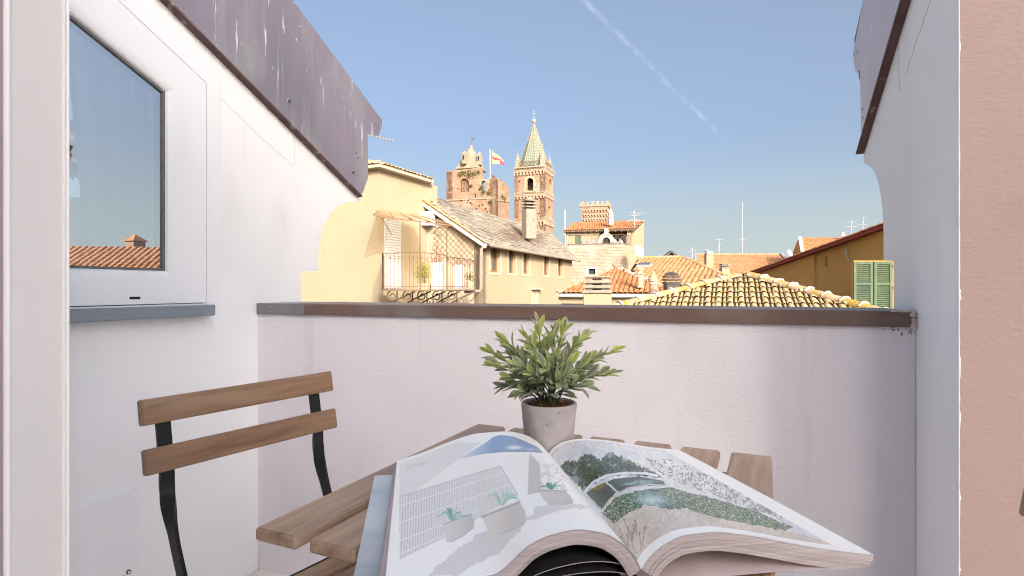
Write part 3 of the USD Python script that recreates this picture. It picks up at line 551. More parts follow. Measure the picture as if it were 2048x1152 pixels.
def chair(name, label, loc, rotz, group):
    t = Thing(name, label, 'chair', loc, rotz, group, local=True)
    lean = 0.17
    def xb(z): return -0.215 + (0.78 - z) * lean
    for (za, zb) in [(0.737, 0.780), (0.657, 0.699)]:
        zc = (za + zb) / 2; up = nrm([-lean, 0, 1.0]); t.part('back_slat', MB().rbox((xb(zc) + 0.007, 0, zc), UY * 0.195, up * (zb - za) / 2, np.cross(up, UY) * 0.0075, 0.0025), 'wood_slat')
    for y in (-0.155, 0.155):
        zs = [0.772, 0.70, 0.655, 0.635, 0.615, 0.595, 0.575, 0.555, 0.53, 0.44, 0.2, 0.012]; zz_ = np.concatenate([[0.772, 0.70], np.linspace(0.655, 0.53, 26), [0.44, 0.2, 0.012]])
        xs = [xb(0.772) - .004, xb(0.70) - .004, xb(0.655) - .004, -0.198, -0.196, -0.192, -0.186, -0.178, -0.168, -0.125, -0.005, 0.09]
        an = [0, 0, 0, 8, 25, 50, 72, 86, 90, 90, 90, 90]
        f_x, f_a = PchipInterpolator(zs[::-1], xs[::-1]), PchipInterpolator(zs[::-1], an[::-1]); t.part('back_post', twist_bar([(float(f_x(z)), y, z) for z in zz_], [float(f_a(z)) for z in zz_], 0.023, 0.0065), 'black_steel', smooth=38)
        t.part('leg', MB().bar((0.175, y * 0.86, 0.405), (-0.17, y * 0.86, 0.012), 0.0065, 0.02), 'black_steel')
        t.part('seat_rail', MB().bar((-0.12, y * 0.93, 0.401), (0.22, y * 0.93, 0.402), 0.006, 0.018), 'black_steel')
    for i in range(5):
        x = -0.072 + i * 0.066; t.part('seat_slat', MB().rbox((x, 0, 0.4205), UX * 0.0265, UY * 0.185, UZ * 0.0075, 0.0025), 'wood_slat')
    t.part('crossbar', MB().tube([(-0.112, -0.165, 0.416), (-0.112, 0.165, 0.416)], 0.006, 8), 'black_steel')
    t.part('crossbar', MB().tube([(0.088, -0.155, 0.014), (0.088, 0.155, 0.014)], 0.005, 8), 'black_steel')
    t.part('crossbar', MB().tube([(-0.168, -0.133, 0.014), (-0.168, 0.133, 0.014)], 0.005, 8), 'black_steel')
    return t
chair('folding_chair', 'slatted brown wooden folding chair with black steel frame by the left wall', (-0.67, 0.80, 0), math.radians(-11.9), 'folding bistro chairs')
chair('folding_chair', 'brown wooden folding chair whose slat just enters at the right edge', (0.223, 0.741, 0), math.radians(190), 'folding bistro chairs')

TR = math.radians(-3.4)
t = Thing('bistro_table', 'square brown slatted wooden bistro table with black steel frame', 'table', (-0.2147, 0.7346, 0), TR, local=True)
rng = np.random.default_rng(3)
for i in range(7):
    x = (i - 3) * 0.0778 + rng.normal(0, 0.0008)
    t.part('slat', MB().rbox((x, rng.normal(0, .001), 0.6925), UX * 0.0304, UY * 0.265, UZ * 0.0075, 0.003), 'wood_table_sheen')
for y in (-0.19, 0.19): t.part('top_rail', MB().box((-0.225, y - 0.009, 0.663), (0.225, y + 0.009, 0.6848)), 'black_steel')
for x in (-0.18, 0.18):
    t.part('leg', MB().bar((x, 0.19, 0.668), (x, -0.235, 0.012), 0.007, 0.026), 'black_steel')
    t.part('leg', MB().bar((x * 0.90, -0.19, 0.668), (x * 0.90, 0.235, 0.012), 0.007, 0.026), 'black_steel')
for y in (-0.235, 0.235): t.part('foot_bar', MB().tube([(-0.185, y, 0.014), (0.185, y, 0.014)], 0.007, 8), 'black_steel')

# ------------------------------------------------------------------ the open magazine
MO = cw(0.0843, 0.6685, 0.70); MR = math.radians(9.85) + YAW; HL = 0.174
mw = np.array([math.cos(MR), math.sin(MR), 0]); mg = np.array([-math.sin(MR), math.cos(MR), 0])
def onmag(px, py, y):                                          # the point of the upright plane across the magazine at y
    r = ray(px, py); o = MO + mg * y; t_ = ((o - EYE) @ mg) / (r @ mg); p = EYE + r * t_ - MO; return p @ mw, p[2]
def curve(pts, y): 
    a = np.array([onmag(px, py, y) for px, py in pts]); return a[np.argsort(a[:, 0])]
farL = curve([(1097, 907), (1085, 893), (1070, 880), (1045, 868), (1010, 862.5), (960, 866), (900, 883), (850, 903), (795, 927)], HL)
farR = curve([(1097, 907), (1108, 894), (1128, 883), (1158, 877.5), (1200, 879), (1250, 886), (1300, 894), (1361, 905)], HL)
nearR = curve([(1283, 1140), (1300, 1115), (1330, 1089), (1370, 1071), (1420, 1064.5), (1480, 1069), (1540, 1079), (1620, 1094), (1745, 1118)], -HL)
nearL = curve([(1283, 1140), (1268, 1113), (1243, 1086), (1205, 1066), (1150, 1060), (1100, 1071), (1060, 1090), (985, 1150)], -HL)
from scipy.interpolate import PchipInterpolator
def prof_fn(c, x_end, h_end):
    c = [tuple(p) for p in c if abs(p[0]) < abs(x_end) - 0.012]
    pts = sorted(c + [(x_end, h_end)]); xs = [p[0] for p in pts]; k = [0] + [i for i in range(1, len(xs)) if xs[i] - xs[i - 1] > 1e-4]
    return PchipInterpolator([xs[i] for i in k], [pts[i][1] for i in k], extrapolate=True)
XLP, XRP, XRN = -0.221, 0.206, 0.234
h_fl, h_nl, h_fr, h_nr = prof_fn(farL, XLP, 0.021), prof_fn(nearL, XLP, 0.021), prof_fn(farR, XRP, 0.016), prof_fn(nearR, XRN, 0.012)
def top_curve(side, y, n=44):
    """The page's section at y: n points from the gutter outwards, evenly spaced along the paper."""
    xe, a, b = (XLP, h_fl, h_nl) if side < 0 else (XRP, h_fr, h_nr)
    g0 = 0.0; w = (y + HL) / (2 * HL); xe = xe if side < 0 else XRP * w + XRN * (1 - w); xs = np.linspace(0, 1, 200) ** 1.6 * xe; xs = xs + g0
    lim = lambda f, x: f(np.clip(x, min(f.x[0], f.x[-1]), max(f.x[0], f.x[-1])))
    h = (1 - w) * lim(b, xs) + w * lim(a, xs)
    s = np.concatenate([[0], np.cumsum(np.hypot(np.diff(xs), np.diff(h)))]); q = np.linspace(0, s[-1], n) 
    return np.stack([np.interp(q, s, xs), np.interp(q, s, h)], 1), s[-1]
def offset_curve(c, d):
    T = np.gradient(c, axis=0); T /= np.linalg.norm(T, axis=1, keepdims=True); sgn = 1 if c[-1, 0] < 0 else -1
    return c + sgn * np.stack([-T[:, 1], T[:, 0]], 1) * d
mgz = Thing('magazine', 'thick open picture magazine lying on the slatted table', 'magazine', MO, MR, local=True)
rng = np.random.default_rng(8)
def sheet(side, d0, d1, ext, yin, n=44, ny=9, floor_=0.0012):
    """A curved bundle of pages between the offsets d0 and d1 below the top curve."""
    ys = np.linspace(-HL + yin[0], HL - yin[1], ny); V = []
    for y in ys:
        c, L = top_curve(side, y, n); T = c[-1] - c[-2]; T = T / np.linalg.norm(T); c = c.copy(); c[-1] = c[-1] + T * ext
        a, b = offset_curve(c, d0), offset_curve(c, d1); a[:, 1] = np.maximum(a[:, 1], floor_ + (0.018 - d0) * 0.1 + .0004); b[:, 1] = np.maximum(b[:, 1], floor_ + (0.018 - d1) * 0.1)
        V.append(np.concatenate([np.stack([a[:, 0], np.full(n, y), a[:, 1]], 1), np.stack([b[:, 0], np.full(n, y), b[:, 1]], 1)]))
    V = np.array(V); F = []; I = lambda j, i, k: j * 2 * n + k * n + i
    for j in range(ny - 1):
        for i in range(n - 1): F += [[I(j, i, 0), I(j, i + 1, 0), I(j + 1, i + 1, 0), I(j + 1, i, 0)], [I(j, i, 1), I(j + 1, i, 1), I(j + 1, i + 1, 1), I(j, i + 1, 1)]]
        F += [[I(j, n - 1, 0), I(j, n - 1, 1), I(j + 1, n - 1, 1), I(j + 1, n - 1, 0)], [I(j, 0, 0), I(j + 1, 0, 0), I(j + 1, 0, 1), I(j, 0, 1)]]
    for j in (0, ny - 1):
        for i in range(n - 1): F.append([I(j, i, 0), I(j, i, 1), I(j, i + 1, 1), I(j, i + 1, 0)] if j == 0 else [I(j, i, 0), I(j, i + 1, 0), I(j, i + 1, 1), I(j, i, 1)])
    F = np.array(F)
    if side < 0: F = F[:, ::-1]
    return MB().add(V.reshape(-1, 3), F)
for side, th, nb in ((-1, 0.0125, 9), (1, 0.0165, 11)):
    for k in range(nb):
        d0 = 0.0004 + th * k / nb; d1 = 0.0004 + th * (k + 0.93) / nb
        mgz.part('page_bundle', sheet(side, d0, d1, (0.0010 if side < 0 else -0.0004) * k + rng.normal(0, 0.0007), (rng.uniform(0, .0011), rng.uniform(0, .001))), 'paper_edge', smooth=30)
# covers, spine and two loose sheets in the hollow
cv = MB(); cv.par((-0.252, -HL - .001, 0.0003), (0.245, 0, 0), (0, 2 * HL + .002, 0), (0, 0, 0.0007)); mgz.part('cover', cv, 'cover_paper', label='bluish glossy cover flap')
cv = MB(); cv.add([(-.008, -HL - .001, .0004), (.012, -HL - .001, .0004), (.06, -HL - .001, .006), (.14, -HL - .001, .0055), (.19, -HL - .001, .003), (-.008, HL, .0004), (.012, HL, .0004), (.06, HL, .006), (.14, HL, .0055), (.19, HL, .003)],
       [[i, i + 1, i + 6, i + 5] for i in range(4)]); mgz.part('back_cover', cv, 'cover_inside')
mgz.part('black_page', sheet(-1, 0.0131, 0.0136, 0.004, (0.0012, 0.001)), 'shade_black', smooth=30)  # added sheet, paints the shade under the left pages black
m = MB(); m.par((-0.225, -HL + .001, 0.0012), (0.215, 0, 0), (0, 2 * HL - .002, 0), (0, 0, 0.0006)); mgz.part('black_page', m, 'shade_black')  # second added sheet, same painted shade lying on the cover
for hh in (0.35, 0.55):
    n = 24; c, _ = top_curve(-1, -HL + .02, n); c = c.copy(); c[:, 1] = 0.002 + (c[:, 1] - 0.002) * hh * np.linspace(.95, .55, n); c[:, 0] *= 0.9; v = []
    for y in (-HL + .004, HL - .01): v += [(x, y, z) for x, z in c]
    lp = mgz.part('loose_page', MB().add(v, [[i, i + 1, n + i + 1, n + i] for i in range(n - 1)]), 'shade_black', smooth=True)  # loose page blackened to match the painted shade of the hollow
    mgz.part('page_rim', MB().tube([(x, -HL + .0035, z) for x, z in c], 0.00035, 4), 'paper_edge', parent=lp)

# what is printed on the two pages in view
def inpoly(P, poly):
    from matplotlib.path import Path
    return Path(poly).contains_points(P)
def inpoly(P, poly):
    x, y = P[:, 0], P[:, 1]; r = np.zeros(len(P), bool); q = np.asarray(poly, float); j = len(q) - 1
    for i in range(len(q)):
        c = (q[i, 1] > y) != (q[j, 1] > y)
        with np.errstate(divide='ignore', invalid='ignore'): r ^= c & (x < (q[j, 0] - q[i, 0]) * (y - q[i, 1]) / (q[j, 1] - q[i, 1]) + q[i, 0])
        j = i
    return r
def dseg(P, a, b):
    a, b = np.array(a, float), np.array(b, float); d = b - a; s = np.clip(((P - a) @ d) / (d @ d), 0, 1); return np.linalg.norm(P - a - s[:, None] * d, axis=1)
def dpath(P, pts): return np.min([dseg(P, a, b) for a, b in zip(pts[:-1], pts[1:])], axis=0)
def N2(P, s, seed, oct_=3): return meshkit.fbm(np.concatenate([P / s, np.full((len(P), 1), seed * 3.7)], 1), oct_, seed)
def page(side, nx, ny):
    ys = np.linspace(-HL + .0006, HL - .0006, ny); V = []; ST = []
    for y in ys:
        c, L = top_curve(side, y, nx); V.append(np.stack([c[:, 0], np.full(nx, y), c[:, 1]], 1)); ST.append(np.stack([np.linspace(0, 1, nx), np.full(nx, y)], 1))
    V = np.concatenate(V); F = np.array([[j * nx + i, j * nx + i + 1, (j + 1) * nx + i + 1, (j + 1) * nx + i] for j in range(ny - 1) for i in range(nx - 1)])
    if side < 0: F = F[:, ::-1]
    Wp = MO + V[:, :1] * mw + V[:, 1:2] * mg + np.array([0, 0, 1]) * V[:, 2:]
    px, py = proj(Wp); return V, F, np.stack([px, py], 1), np.concatenate(ST)
def Z(pts, x0, y0, s): return [(x0 + a * s, y0 + b * s) for a, b in pts]
def mixc(C, mask, col, a=1.0):
    m = (np.asarray(mask, float) * a)[:, None]; C[:] = C * (1 - m) + np.asarray(col) * m
V, F, P, S = page(-1, 440, 460)
C = np.full((len(V), 3), 0.87)
z8 = lambda *p: Z(p, 760, 880, 0.2361); z3 = lambda *p: Z(p, 480, 820, 0.3516)
mixc(C, inpoly(P, z8((165, 205), (640, 20), (860, 20), (660, 165), (285, 440), (165, 480))), (0.74, 0.745, 0.76))
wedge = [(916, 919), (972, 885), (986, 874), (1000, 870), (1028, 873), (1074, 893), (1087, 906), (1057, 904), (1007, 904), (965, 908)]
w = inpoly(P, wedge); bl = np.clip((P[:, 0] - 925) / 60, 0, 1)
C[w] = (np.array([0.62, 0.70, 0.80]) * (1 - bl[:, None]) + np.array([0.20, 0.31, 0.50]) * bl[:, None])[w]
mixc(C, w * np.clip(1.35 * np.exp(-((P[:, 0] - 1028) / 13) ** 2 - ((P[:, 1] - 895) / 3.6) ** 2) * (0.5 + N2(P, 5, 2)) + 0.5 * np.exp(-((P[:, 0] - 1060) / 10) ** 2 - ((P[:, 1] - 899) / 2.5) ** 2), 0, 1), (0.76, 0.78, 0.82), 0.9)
fence = [(799, 993), (1001, 932), (1036, 990), (950, 1040), (887, 1076), (799, 1120)]
fm = inpoly(P, fence); q = (P[:, 0] - 799 + (P[:, 1] - 1000) * 0.03) / 202.0; ph = q * 36 + 6 * q * q
mixc(C, fm, (0.74, 0.74, 0.755)); mixc(C, fm & ((ph % 1) < 0.42), (0.50, 0.50, 0.53), np.clip(0.95 - 0.5 * q, .3, 1))
for (a, b) in [((799, 1012), (1010, 945)), ((799, 1046), (1022, 968)), ((799, 1082), (960, 1020)), ((799, 1108), (905, 1064))]: mixc(C, fm & (dseg(P, a, b) < 1.0), (0.82, 0.82, 0.82))
mixc(C, dpath(P, [fence[0], fence[1], fence[2]]) < 1.0, (0.55, 0.55, 0.57))
mixc(C, inpoly(P, z8((1265, 110), (1355, 200), (1365, 440), (1250, 465))), (0.56, 0.555, 0.575))
mixc(C, inpoly(P, z8((1355, 200), (1480, 200), (1560, 300), (1660, 440), (1560, 440), (1365, 430))) & (N2(P, 7, 5) > 0.52), (0.60, 0.60, 0.62), 0.7)
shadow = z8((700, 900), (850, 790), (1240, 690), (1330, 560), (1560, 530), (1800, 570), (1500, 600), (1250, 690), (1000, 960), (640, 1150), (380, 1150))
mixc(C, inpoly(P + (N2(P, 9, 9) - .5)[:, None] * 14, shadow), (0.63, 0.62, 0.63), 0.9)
def bowl(pts, col, rim):
    b = z8(*pts); mixc(C, inpoly(P, b), col); C[inpoly(P, b)] *= (1.04 - 0.22 * np.clip((P[:, 0] - min(x for x, y in b)) / 60, 0, 1) ** 1.5 + 0.10 * (N2(P, 3, 8) - .5))[inpoly(P, b)][:, None]; mixc(C, dpath(P, b[4:7]) < 1.2, (0.45, 0.43, 0.44), .8); mixc(C, inpoly(P, Z([(0, 0), (1, 0), (1, 1)], 0, 0, 1)), col)
    mixc(C, dpath(P, [b[0], b[1]]) < rim, (0.36, 0.37, 0.34), 0.8)
bowl([(540, 715), (770, 625), (797, 680), (800, 712), (790, 742), (700, 815), (600, 862), (570, 866), (557, 840), (548, 780)], (0.64, 0.615, 0.60), 1.4)
bowl([(865, 650), (1180, 525), (1215, 575), (1236, 630), (1236, 690), (1160, 745), (1010, 802), (960, 811), (925, 785), (890, 720)], (0.68, 0.66, 0.65), 2.6)
bowl([(1345, 430), (1570, 430), (1612, 475), (1640, 520), (1632, 537), (1540, 543), (1430, 541), (1408, 530), (1380, 495)], (0.62, 0.60, 0.59), 1.4)
rngp = np.random.default_rng(21)
for (cx, cy, w_, h_, col, n) in [(905, 1040, 30, 26, (0.17, 0.37, 0.31), 15), (1003, 1010, 36, 36, (0.36, 0.53, 0.50), 20), (1103, 978, 24, 15, (0.09, 0.25, 0.21), 13)]:
    for k in range(n):
        a = rngp.uniform(-1, 1); tip = (cx + a * w_, cy - h_ * (1 - 0.65 * a * a) * rngp.uniform(.6, 1)); mid = (cx + a * w_ * .45, cy - h_ * .55 * rngp.uniform(.6, 1.2))
        mixc(C, dpath(P, [(cx + a * w_ * .12, cy), mid, tip]) < rngp.uniform(.8, 1.5), np.array(col) * rngp.uniform(.8, 1.5), 0.85)
for k in range(4): mixc(C, (dseg(P, (814, 931 + 2.6 * k), (858 - 5 * k, 924 + 2.4 * k)) < 0.7) & (N2(P, 1.6, 4, 1) > .4), (0.55, 0.55, 0.57), 0.8)
C *= (1 + 0.035 * (N2(P, 1.2, 3, 2) - .5) + 0.05 * (N2(P, 40, 5, 2) - .5))[:, None]; C[:] = np.clip(C, .02, .9)
mgz.part('printed_page', (V, F), 'printed_page', smooth=True, col=C, label='page with white bowls of green plants before a slatted screen')
V, F, P, S = page(1, 300, 420)
C = np.full((len(V), 3), 0.87); z4 = lambda *p: Z(p, 1080, 820, 0.3516)
pic = (S[:, 0] < 0.865) & (S[:, 1] > -HL + 0.0135) & (S[:, 1] < HL - 0.010) & (S[:, 0] > 0.004)
D_ = C.copy(); k1, k2, k3 = N2(P, 10, 1, 4), N2(P, 3.0, 2, 2), N2(P, 30, 3, 2)
D_[:] = np.array([0.66, 0.68, 0.72]) + (k3 - .5)[:, None] * 0.22
ground = z4((350, 585), (480, 600), (600, 540), (700, 560), (850, 565), (950, 600), (1150, 640), (1390, 685), (1700, 760), (1650, 800), (570, 900), (420, 700))
gr = inpoly(P, ground); D_[gr] = (np.array([0.58, 0.515, 0.46]) * (0.86 + 0.35 * k2[:, None]))[gr]
scr = inpoly(P, z4((600, 275), (760, 280), (900, 350), (1080, 410), (1300, 540), (1450, 640), (1100, 530), (850, 440), (680, 360)))
mixc(D_, scr & (k2 + (k1 - .5) * .6 > 0.55), (0.19, 0.165, 0.14), 0.85)
tree = inpoly(P + np.stack([k1 - .5, k2 - .5], 1) * 16, z4((115, 320), (150, 285), (210, 295), (250, 250), (300, 255), (340, 285), (400, 238), (460, 265), (540, 300), (650, 350), (700, 385), (500, 368), (380, 378), (300, 420), (255, 468), (180, 390)))
tc_ = np.where((k2 > .5)[:, None], [0.10, 0.135, 0.075], [0.030, 0.045, 0.042]); tc_ = np.where((k1 > .62)[:, None], [0.24, 0.31, 0.38], tc_); D_[tree] = tc_[tree]
mixc(D_, inpoly(P, z4((262, 470), (330, 428), (420, 392), (560, 378), (700, 402), (720, 432), (560, 430), (430, 470), (352, 570))), (0.085, 0.105, 0.10))
mixc(D_, inpoly(P, z4((290, 450), (360, 415), (375, 425), (330, 460))), (0.22, 0.17, 0.06))
mixc(D_, inpoly(P, z4((440, 430), (560, 395), (690, 405), (560, 425))) & (k2 > .4), (0.25, 0.33, 0.33))
D2 = dpath(P, z4((255, 465), (300, 412), (380, 372), (480, 358), (600, 360), (665, 374))); mixc(D_, D2 < 2.6, (0.74, 0.75, 0.77)); mixc(D_, dpath(P, z4((370, 405), (440, 465))) < 1.8, (0.66, 0.67, 0.68)); mixc(D_, dpath(P, z4((258, 478), (350, 572))) < 2.2, (0.55, 0.57, 0.60))
bush = inpoly(P + np.stack([k2 - .5, k1 - .5], 1) * 9, z4((350, 585), (420, 500), (560, 455), (750, 440), (850, 470), (1000, 505), (1200, 565), (1440, 668), (1390, 688), (1150, 640), (950, 600), (850, 565), (700, 560), (600, 540), (480, 600), (420, 650), (370, 600)))
bc = np.where((k2 > .52)[:, None], [0.16, 0.23, 0.13], [0.055, 0.105, 0.07]); fl = N2(P, 1.3, 6, 1); bc = np.where((fl > .74)[:, None], [0.66, 0.66, 0.62], bc); D_[bush] = bc[bush]
glare = np.exp(-((P[:, 0] - 1305) / 26) ** 2 - ((P[:, 1] - 1000) / 11) ** 2); mixc(D_, glare * (inpoly(P, z4((420, 500), (560, 440), (850, 460), (950, 600), (600, 540)))), (0.50, 0.66, 0.68), 0.8)  # pale blue glare painted into the page colour
mixc(D_, dpath(P, z4((350, 575), (400, 505), (500, 445), (620, 422), (720, 430))) < 1.7, (0.55, 0.53, 0.47))
for k in range(12):
    a = rngp.uniform(450, 590); b = rngp.uniform(690, 800); tp = (a + rngp.uniform(-45, 25), b - rngp.uniform(60, 140)); mixc(D_, (dpath(P, z4((a, b), tp)) < 0.7) & gr, (0.20, 0.16, 0.14), 0.8); mixc(D_, (np.hypot(*(P - np.array(z4(tp)[0])).T) < 2.2) & gr, (0.22, 0.16, 0.16), 0.8)
for k in range(16):
    a = rngp.uniform(950, 1350); b = 430 + (a - 950) * .42 + rngp.uniform(-20, 50); mixc(D_, dpath(P, z4((a, b), (a + rngp.uniform(-60, 40), b + rngp.uniform(-40, 10)), (a + rngp.uniform(20, 90), b + rngp.uniform(10, 60)))) < 0.7, (0.20, 0.17, 0.15), 0.7)
D_ *= (1 + 0.55 * (N2(P, 1.5, 12, 2) - .5) + 0.35 * (N2(P, 6, 13, 3) - .5) + 0.25 * (N2(P, 28, 14, 2) - .5))[:, None]; C[pic] = np.clip(D_[pic], 0.015, 0.86)
mgz.part('printed_page', (V, F), 'printed_page', smooth=True, col=C, label='page with a garden photograph of trees and flowering bushes')

# ------------------------------------------------------------------ the potted plant
PO = cw(0.0576, 0.882, 0.70)
pt = Thing('potted_plant', 'small leafy plant in a round concrete pot on the bistro table', 'plant', PO, 0, local=True)
pt.part('pot', MB().lathe((0, 0, 0), [(0, 0), (0.031, 0), (0.033, 0.002), (0.0395, 0.045), (0.0432, 0.083), (0.0434, 0.0865), (0.0425, 0.088), (0.0395, 0.088), (0.0385, 0.0865), (0.0375, 0.076), (0.0, 0.075)], 48), 'concrete_pot', smooth=40)
rng = np.random.default_rng(4); g = MB()
for k in range(260):
    a, r = rng.uniform(0, 6.283), 0.037 * math.sqrt(rng.uniform(0, 1)); h = 0.077 + 0.006 * (1 - (r / .037) ** 2)
    p = np.array([r * math.cos(a), r * math.sin(a), h + rng.uniform(-.002, .004)]); d = rng.normal(0, 1, 3) * 0.0045; g.tube([p - d, p + np.array([0, 0, rng.uniform(0, .002)]), p + d], 0.00055, 3, False)
g.lathe((0, 0, 0), [(0.0378, 0.0765), (0.026, 0.0795), (0.012, 0.082), (0, 0.083)], 20)
pt.part('moss', g, 'moss', kind='stuff')
def leaf_mesh(base, d, up, L, W, cup, droop):
    n = 7; d = nrm(d); s = nrm(np.cross(d, up)); u = np.cross(s, d); v, c = [], []
    wid = [0.10, 0.42, 0.74, 0.96, 1.0, 0.66, 0.06]
    for i in range(n):
        q = i / (n - 1); ctr = base + d * L * q - u * droop * L * q * q
        for k in (-1, 0, 1): v.append(ctr + s * k * W / 2 * wid[i] + u * (cup * W * abs(k) * wid[i])); c.append(abs(k))
    f = [[i * 3 + k, i * 3 + k + 1, i * 3 + k + 4, i * 3 + k + 3] for i in range(n - 1) for k in (0, 1)]
    return v, f, np.array(c)
tips = [(1075, 628, 0), (1132, 640, .01), (1000, 662, -.01), (966, 692, .02), (978, 722, -.02), (1012, 748, -.035), (1246, 688, .01), (1238, 738, -.02), (1182, 655, .03), (1178, 768, -.04), (1012, 690, .05), (1046, 655, -.03), (1160, 668, -.03), (1208, 702, .03), (1062, 742, -.06), (1122, 755, -.06),
        (1085, 690, .03), (1112, 700, -.05), (1150, 712, -.055), (1032, 722, -.055), (1000, 768, .0), (1202, 742, -.01), (1086, 720, -.07), (1140, 742, -.06), (1036, 782, -.03), (1100, 660, .04), (1066, 702, -.04), (1150, 690, .055), (1055, 690, .065), (1108, 645, -.01), (1020, 705, .01), (1190, 720, .045)]
leaves = []
for ti, (px, py, dz) in enumerate(tips):
    tip = at(px, py, 0.882 + dz) - PO; root = np.array([rng.uniform(-.012, .012), rng.uniform(-.012, .012), 0.078])
    hor = tip - root; mid = root + hor * 0.45 + np.array([0, 0, 0.022]) - np.array([hor[0], hor[1], 0]) * 0.12
    sp = [root * (1 - q) ** 2 + mid * 2 * q * (1 - q) + tip * q * q for q in np.linspace(0, 1, 10)]
    tip_l = sp[-1] - sp[0]; sp = [s_ - 0.10 * tip_l * (i / 9) for i, s_ in enumerate(sp)]
    st = pt.part('stem', MB().tube(sp, np.linspace(.0013, .0007, 10), 5), 'stem_green', smooth=True)
    nl = 14
    for k in range(nl):
        q = 0.34 + 0.66 * k / (nl - 1); i = min(int(q * 9), 8); fr_ = q * 9 - i; b = sp[i] * (1 - fr_) + sp[i + 1] * fr_; T = nrm(sp[i + 1] - sp[i])
        az = k * 2.4 + rng.uniform(-.5, .5) + ti; ref = nrm(np.cross(T, [0.3, 0.2, 1])); bi = np.cross(T, ref); out = ref * math.cos(az) + bi * math.sin(az)
        spread = (1.15 - 0.85 * k / (nl - 1)) * rng.uniform(.75, 1.2); d = T * 1.0 + out * spread
        L = rng.uniform(.021, .034) * (1 if k < nl - 2 else 0.8); W = L * rng.uniform(.30, .44); up = nrm(T + out * -0.3 + np.array([0, 0, .6]))
        v, f, e_ = leaf_mesh(b, d, up, L, W, rng.uniform(.08, .3), rng.uniform(-.1, .25))
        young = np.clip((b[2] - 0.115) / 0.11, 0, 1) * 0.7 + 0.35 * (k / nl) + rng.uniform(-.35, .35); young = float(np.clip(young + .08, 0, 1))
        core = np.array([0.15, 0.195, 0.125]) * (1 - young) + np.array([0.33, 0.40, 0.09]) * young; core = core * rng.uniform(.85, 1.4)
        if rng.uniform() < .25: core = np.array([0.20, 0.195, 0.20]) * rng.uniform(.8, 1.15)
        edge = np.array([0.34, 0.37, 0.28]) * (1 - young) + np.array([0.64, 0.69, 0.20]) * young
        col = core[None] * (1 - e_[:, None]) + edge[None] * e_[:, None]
        leaves.append((float((b + PO - EYE) @ Fv), v, f, st, col))
leaves.sort(key=lambda a: a[0]); rest, rcol = MB(), []
for i, (d_, v, f, st, col) in enumerate(leaves):
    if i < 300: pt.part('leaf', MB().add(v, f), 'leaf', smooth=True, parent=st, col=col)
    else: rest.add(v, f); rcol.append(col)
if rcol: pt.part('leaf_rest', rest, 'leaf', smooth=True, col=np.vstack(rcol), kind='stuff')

# ================================================================== THE TOWN
def U2(a, b): d = np.asarray(b, float) - np.asarray(a, float); d = d * [1, 1, 0]; return nrm(d)
class Wall:
    """An upright wall seen from outside: A to B in plan (world xy of 3D points), outside on the camera's side."""
    def __init__(self, A, B):
        self.A = np.array([A[0], A[1], 0.0]); self.B = np.array([B[0], B[1], 0.0]); self.U = U2(self.A, self.B); self.L = float((self.B - self.A) @ self.U)
        n = np.cross(self.U, UZ); mid = (self.A + self.B) / 2
        self.N = n if n @ (EYE - mid) > 0 else -n
    def uz(self, px, py):                                       # where the ray of a pixel meets the wall: (along, height)
        r = ray(px, py); t = ((self.A - EYE) @ self.N) / (r @ self.N); p = EYE + r * t; return float((p - self.A) @ self.U), float(p[2])
    def P(self, u, z, out=0.0): return self.A + self.U * u + UZ * z + self.N * out
    def prism(self, m, poly, out=0.0, th=0.3):                  # polygon (u, z), its face out metres before the wall, th thick
        s = np.cross(self.U, UZ) @ self.N; m.prism(poly, self.A + self.N * out, self.U, UZ, -th if s > 0 else th); return m
    def rect(self, px0, py0, px1, py1):
        a, b = self.uz(px0, (py0 + py1) / 2), self.uz(px1, (py0 + py1) / 2); c = (px0 + px1) / 2; return a[0], self.uz(c, py1)[1], b[0], self.uz(c, py0)[1]
    def box(self, m, u0, z0, u1, z1, out0, out1): return self.prism(m, sbox(min(u0, u1), min(z0, z1), max(u0, u1), max(z0, z1)), out1, out1 - out0)
def arch(u0, z0, u1, z1, n=10):                                 # round-headed opening
    r = (u1 - u0) / 2; c = (u0 + u1) / 2; zs = z1 - r; return Polygon([(u0, z0), (u1, z0)] + [(c + r * math.cos(a), zs + r * math.sin(a)) for a in np.linspace(0, math.pi, n)])
class Box4:
    """A block from its plan corners (world), tagged walls to be drawn one by one."""
    pass
def closed_block(m, pts, z0, z1):
    m.prism(Polygon([(p[0], p[1]) for p in pts]), (0, 0, z0), UX, UY, z1 - z0); return m
def tile_field(m, poly3, U, V, N, O, pitch, expo, r, keep=None, n=6, lift=0.0, seed=0, each=None, flat=0.6, tilt=0.0, second=0.0):
    """Barrel tiles on the plane through O with axes U (along the eaves) and V (up the slope), wherever their middle lies in the polygon."""
    q = Polygon([((p - O) @ U, (p - O) @ V) for p in poly3]); a0, b0, a1, b1 = q.bounds; rg = np.random.default_rng(seed); k = 0
    for j in range(int((b1 - b0) / expo) + 2):
        for i in range(int((a1 - a0) / pitch) + 2):
            a, b = a0 + (i + 0.25) * pitch, b0 + j * expo - 0.02
            if not q.contains(Point(a, b + expo * 0.55)): continue
            o = O + U * (a + rg.normal(0, pitch * .03)) + V * (b + rg.normal(0, expo * .04)) + N * (lift + rg.uniform(0, .006))
            mm = MB() if each else m; o = o + N * tilt; coppo(mm, o, nrm(U + V * rg.normal(0, .02)), nrm(V + U * rg.normal(0, .02) - N * (tilt / expo)), N, expo * 1.22, r, r * 0.84, n, flat)
            if second: coppo(mm, o + U * (pitch * .52) - N * .004, U, nrm(V - N * (tilt / expo)), N, expo * 1.2, second, second * .9, 6, .9)
            if each: each(mm, o, k)
            k += 1
    return k
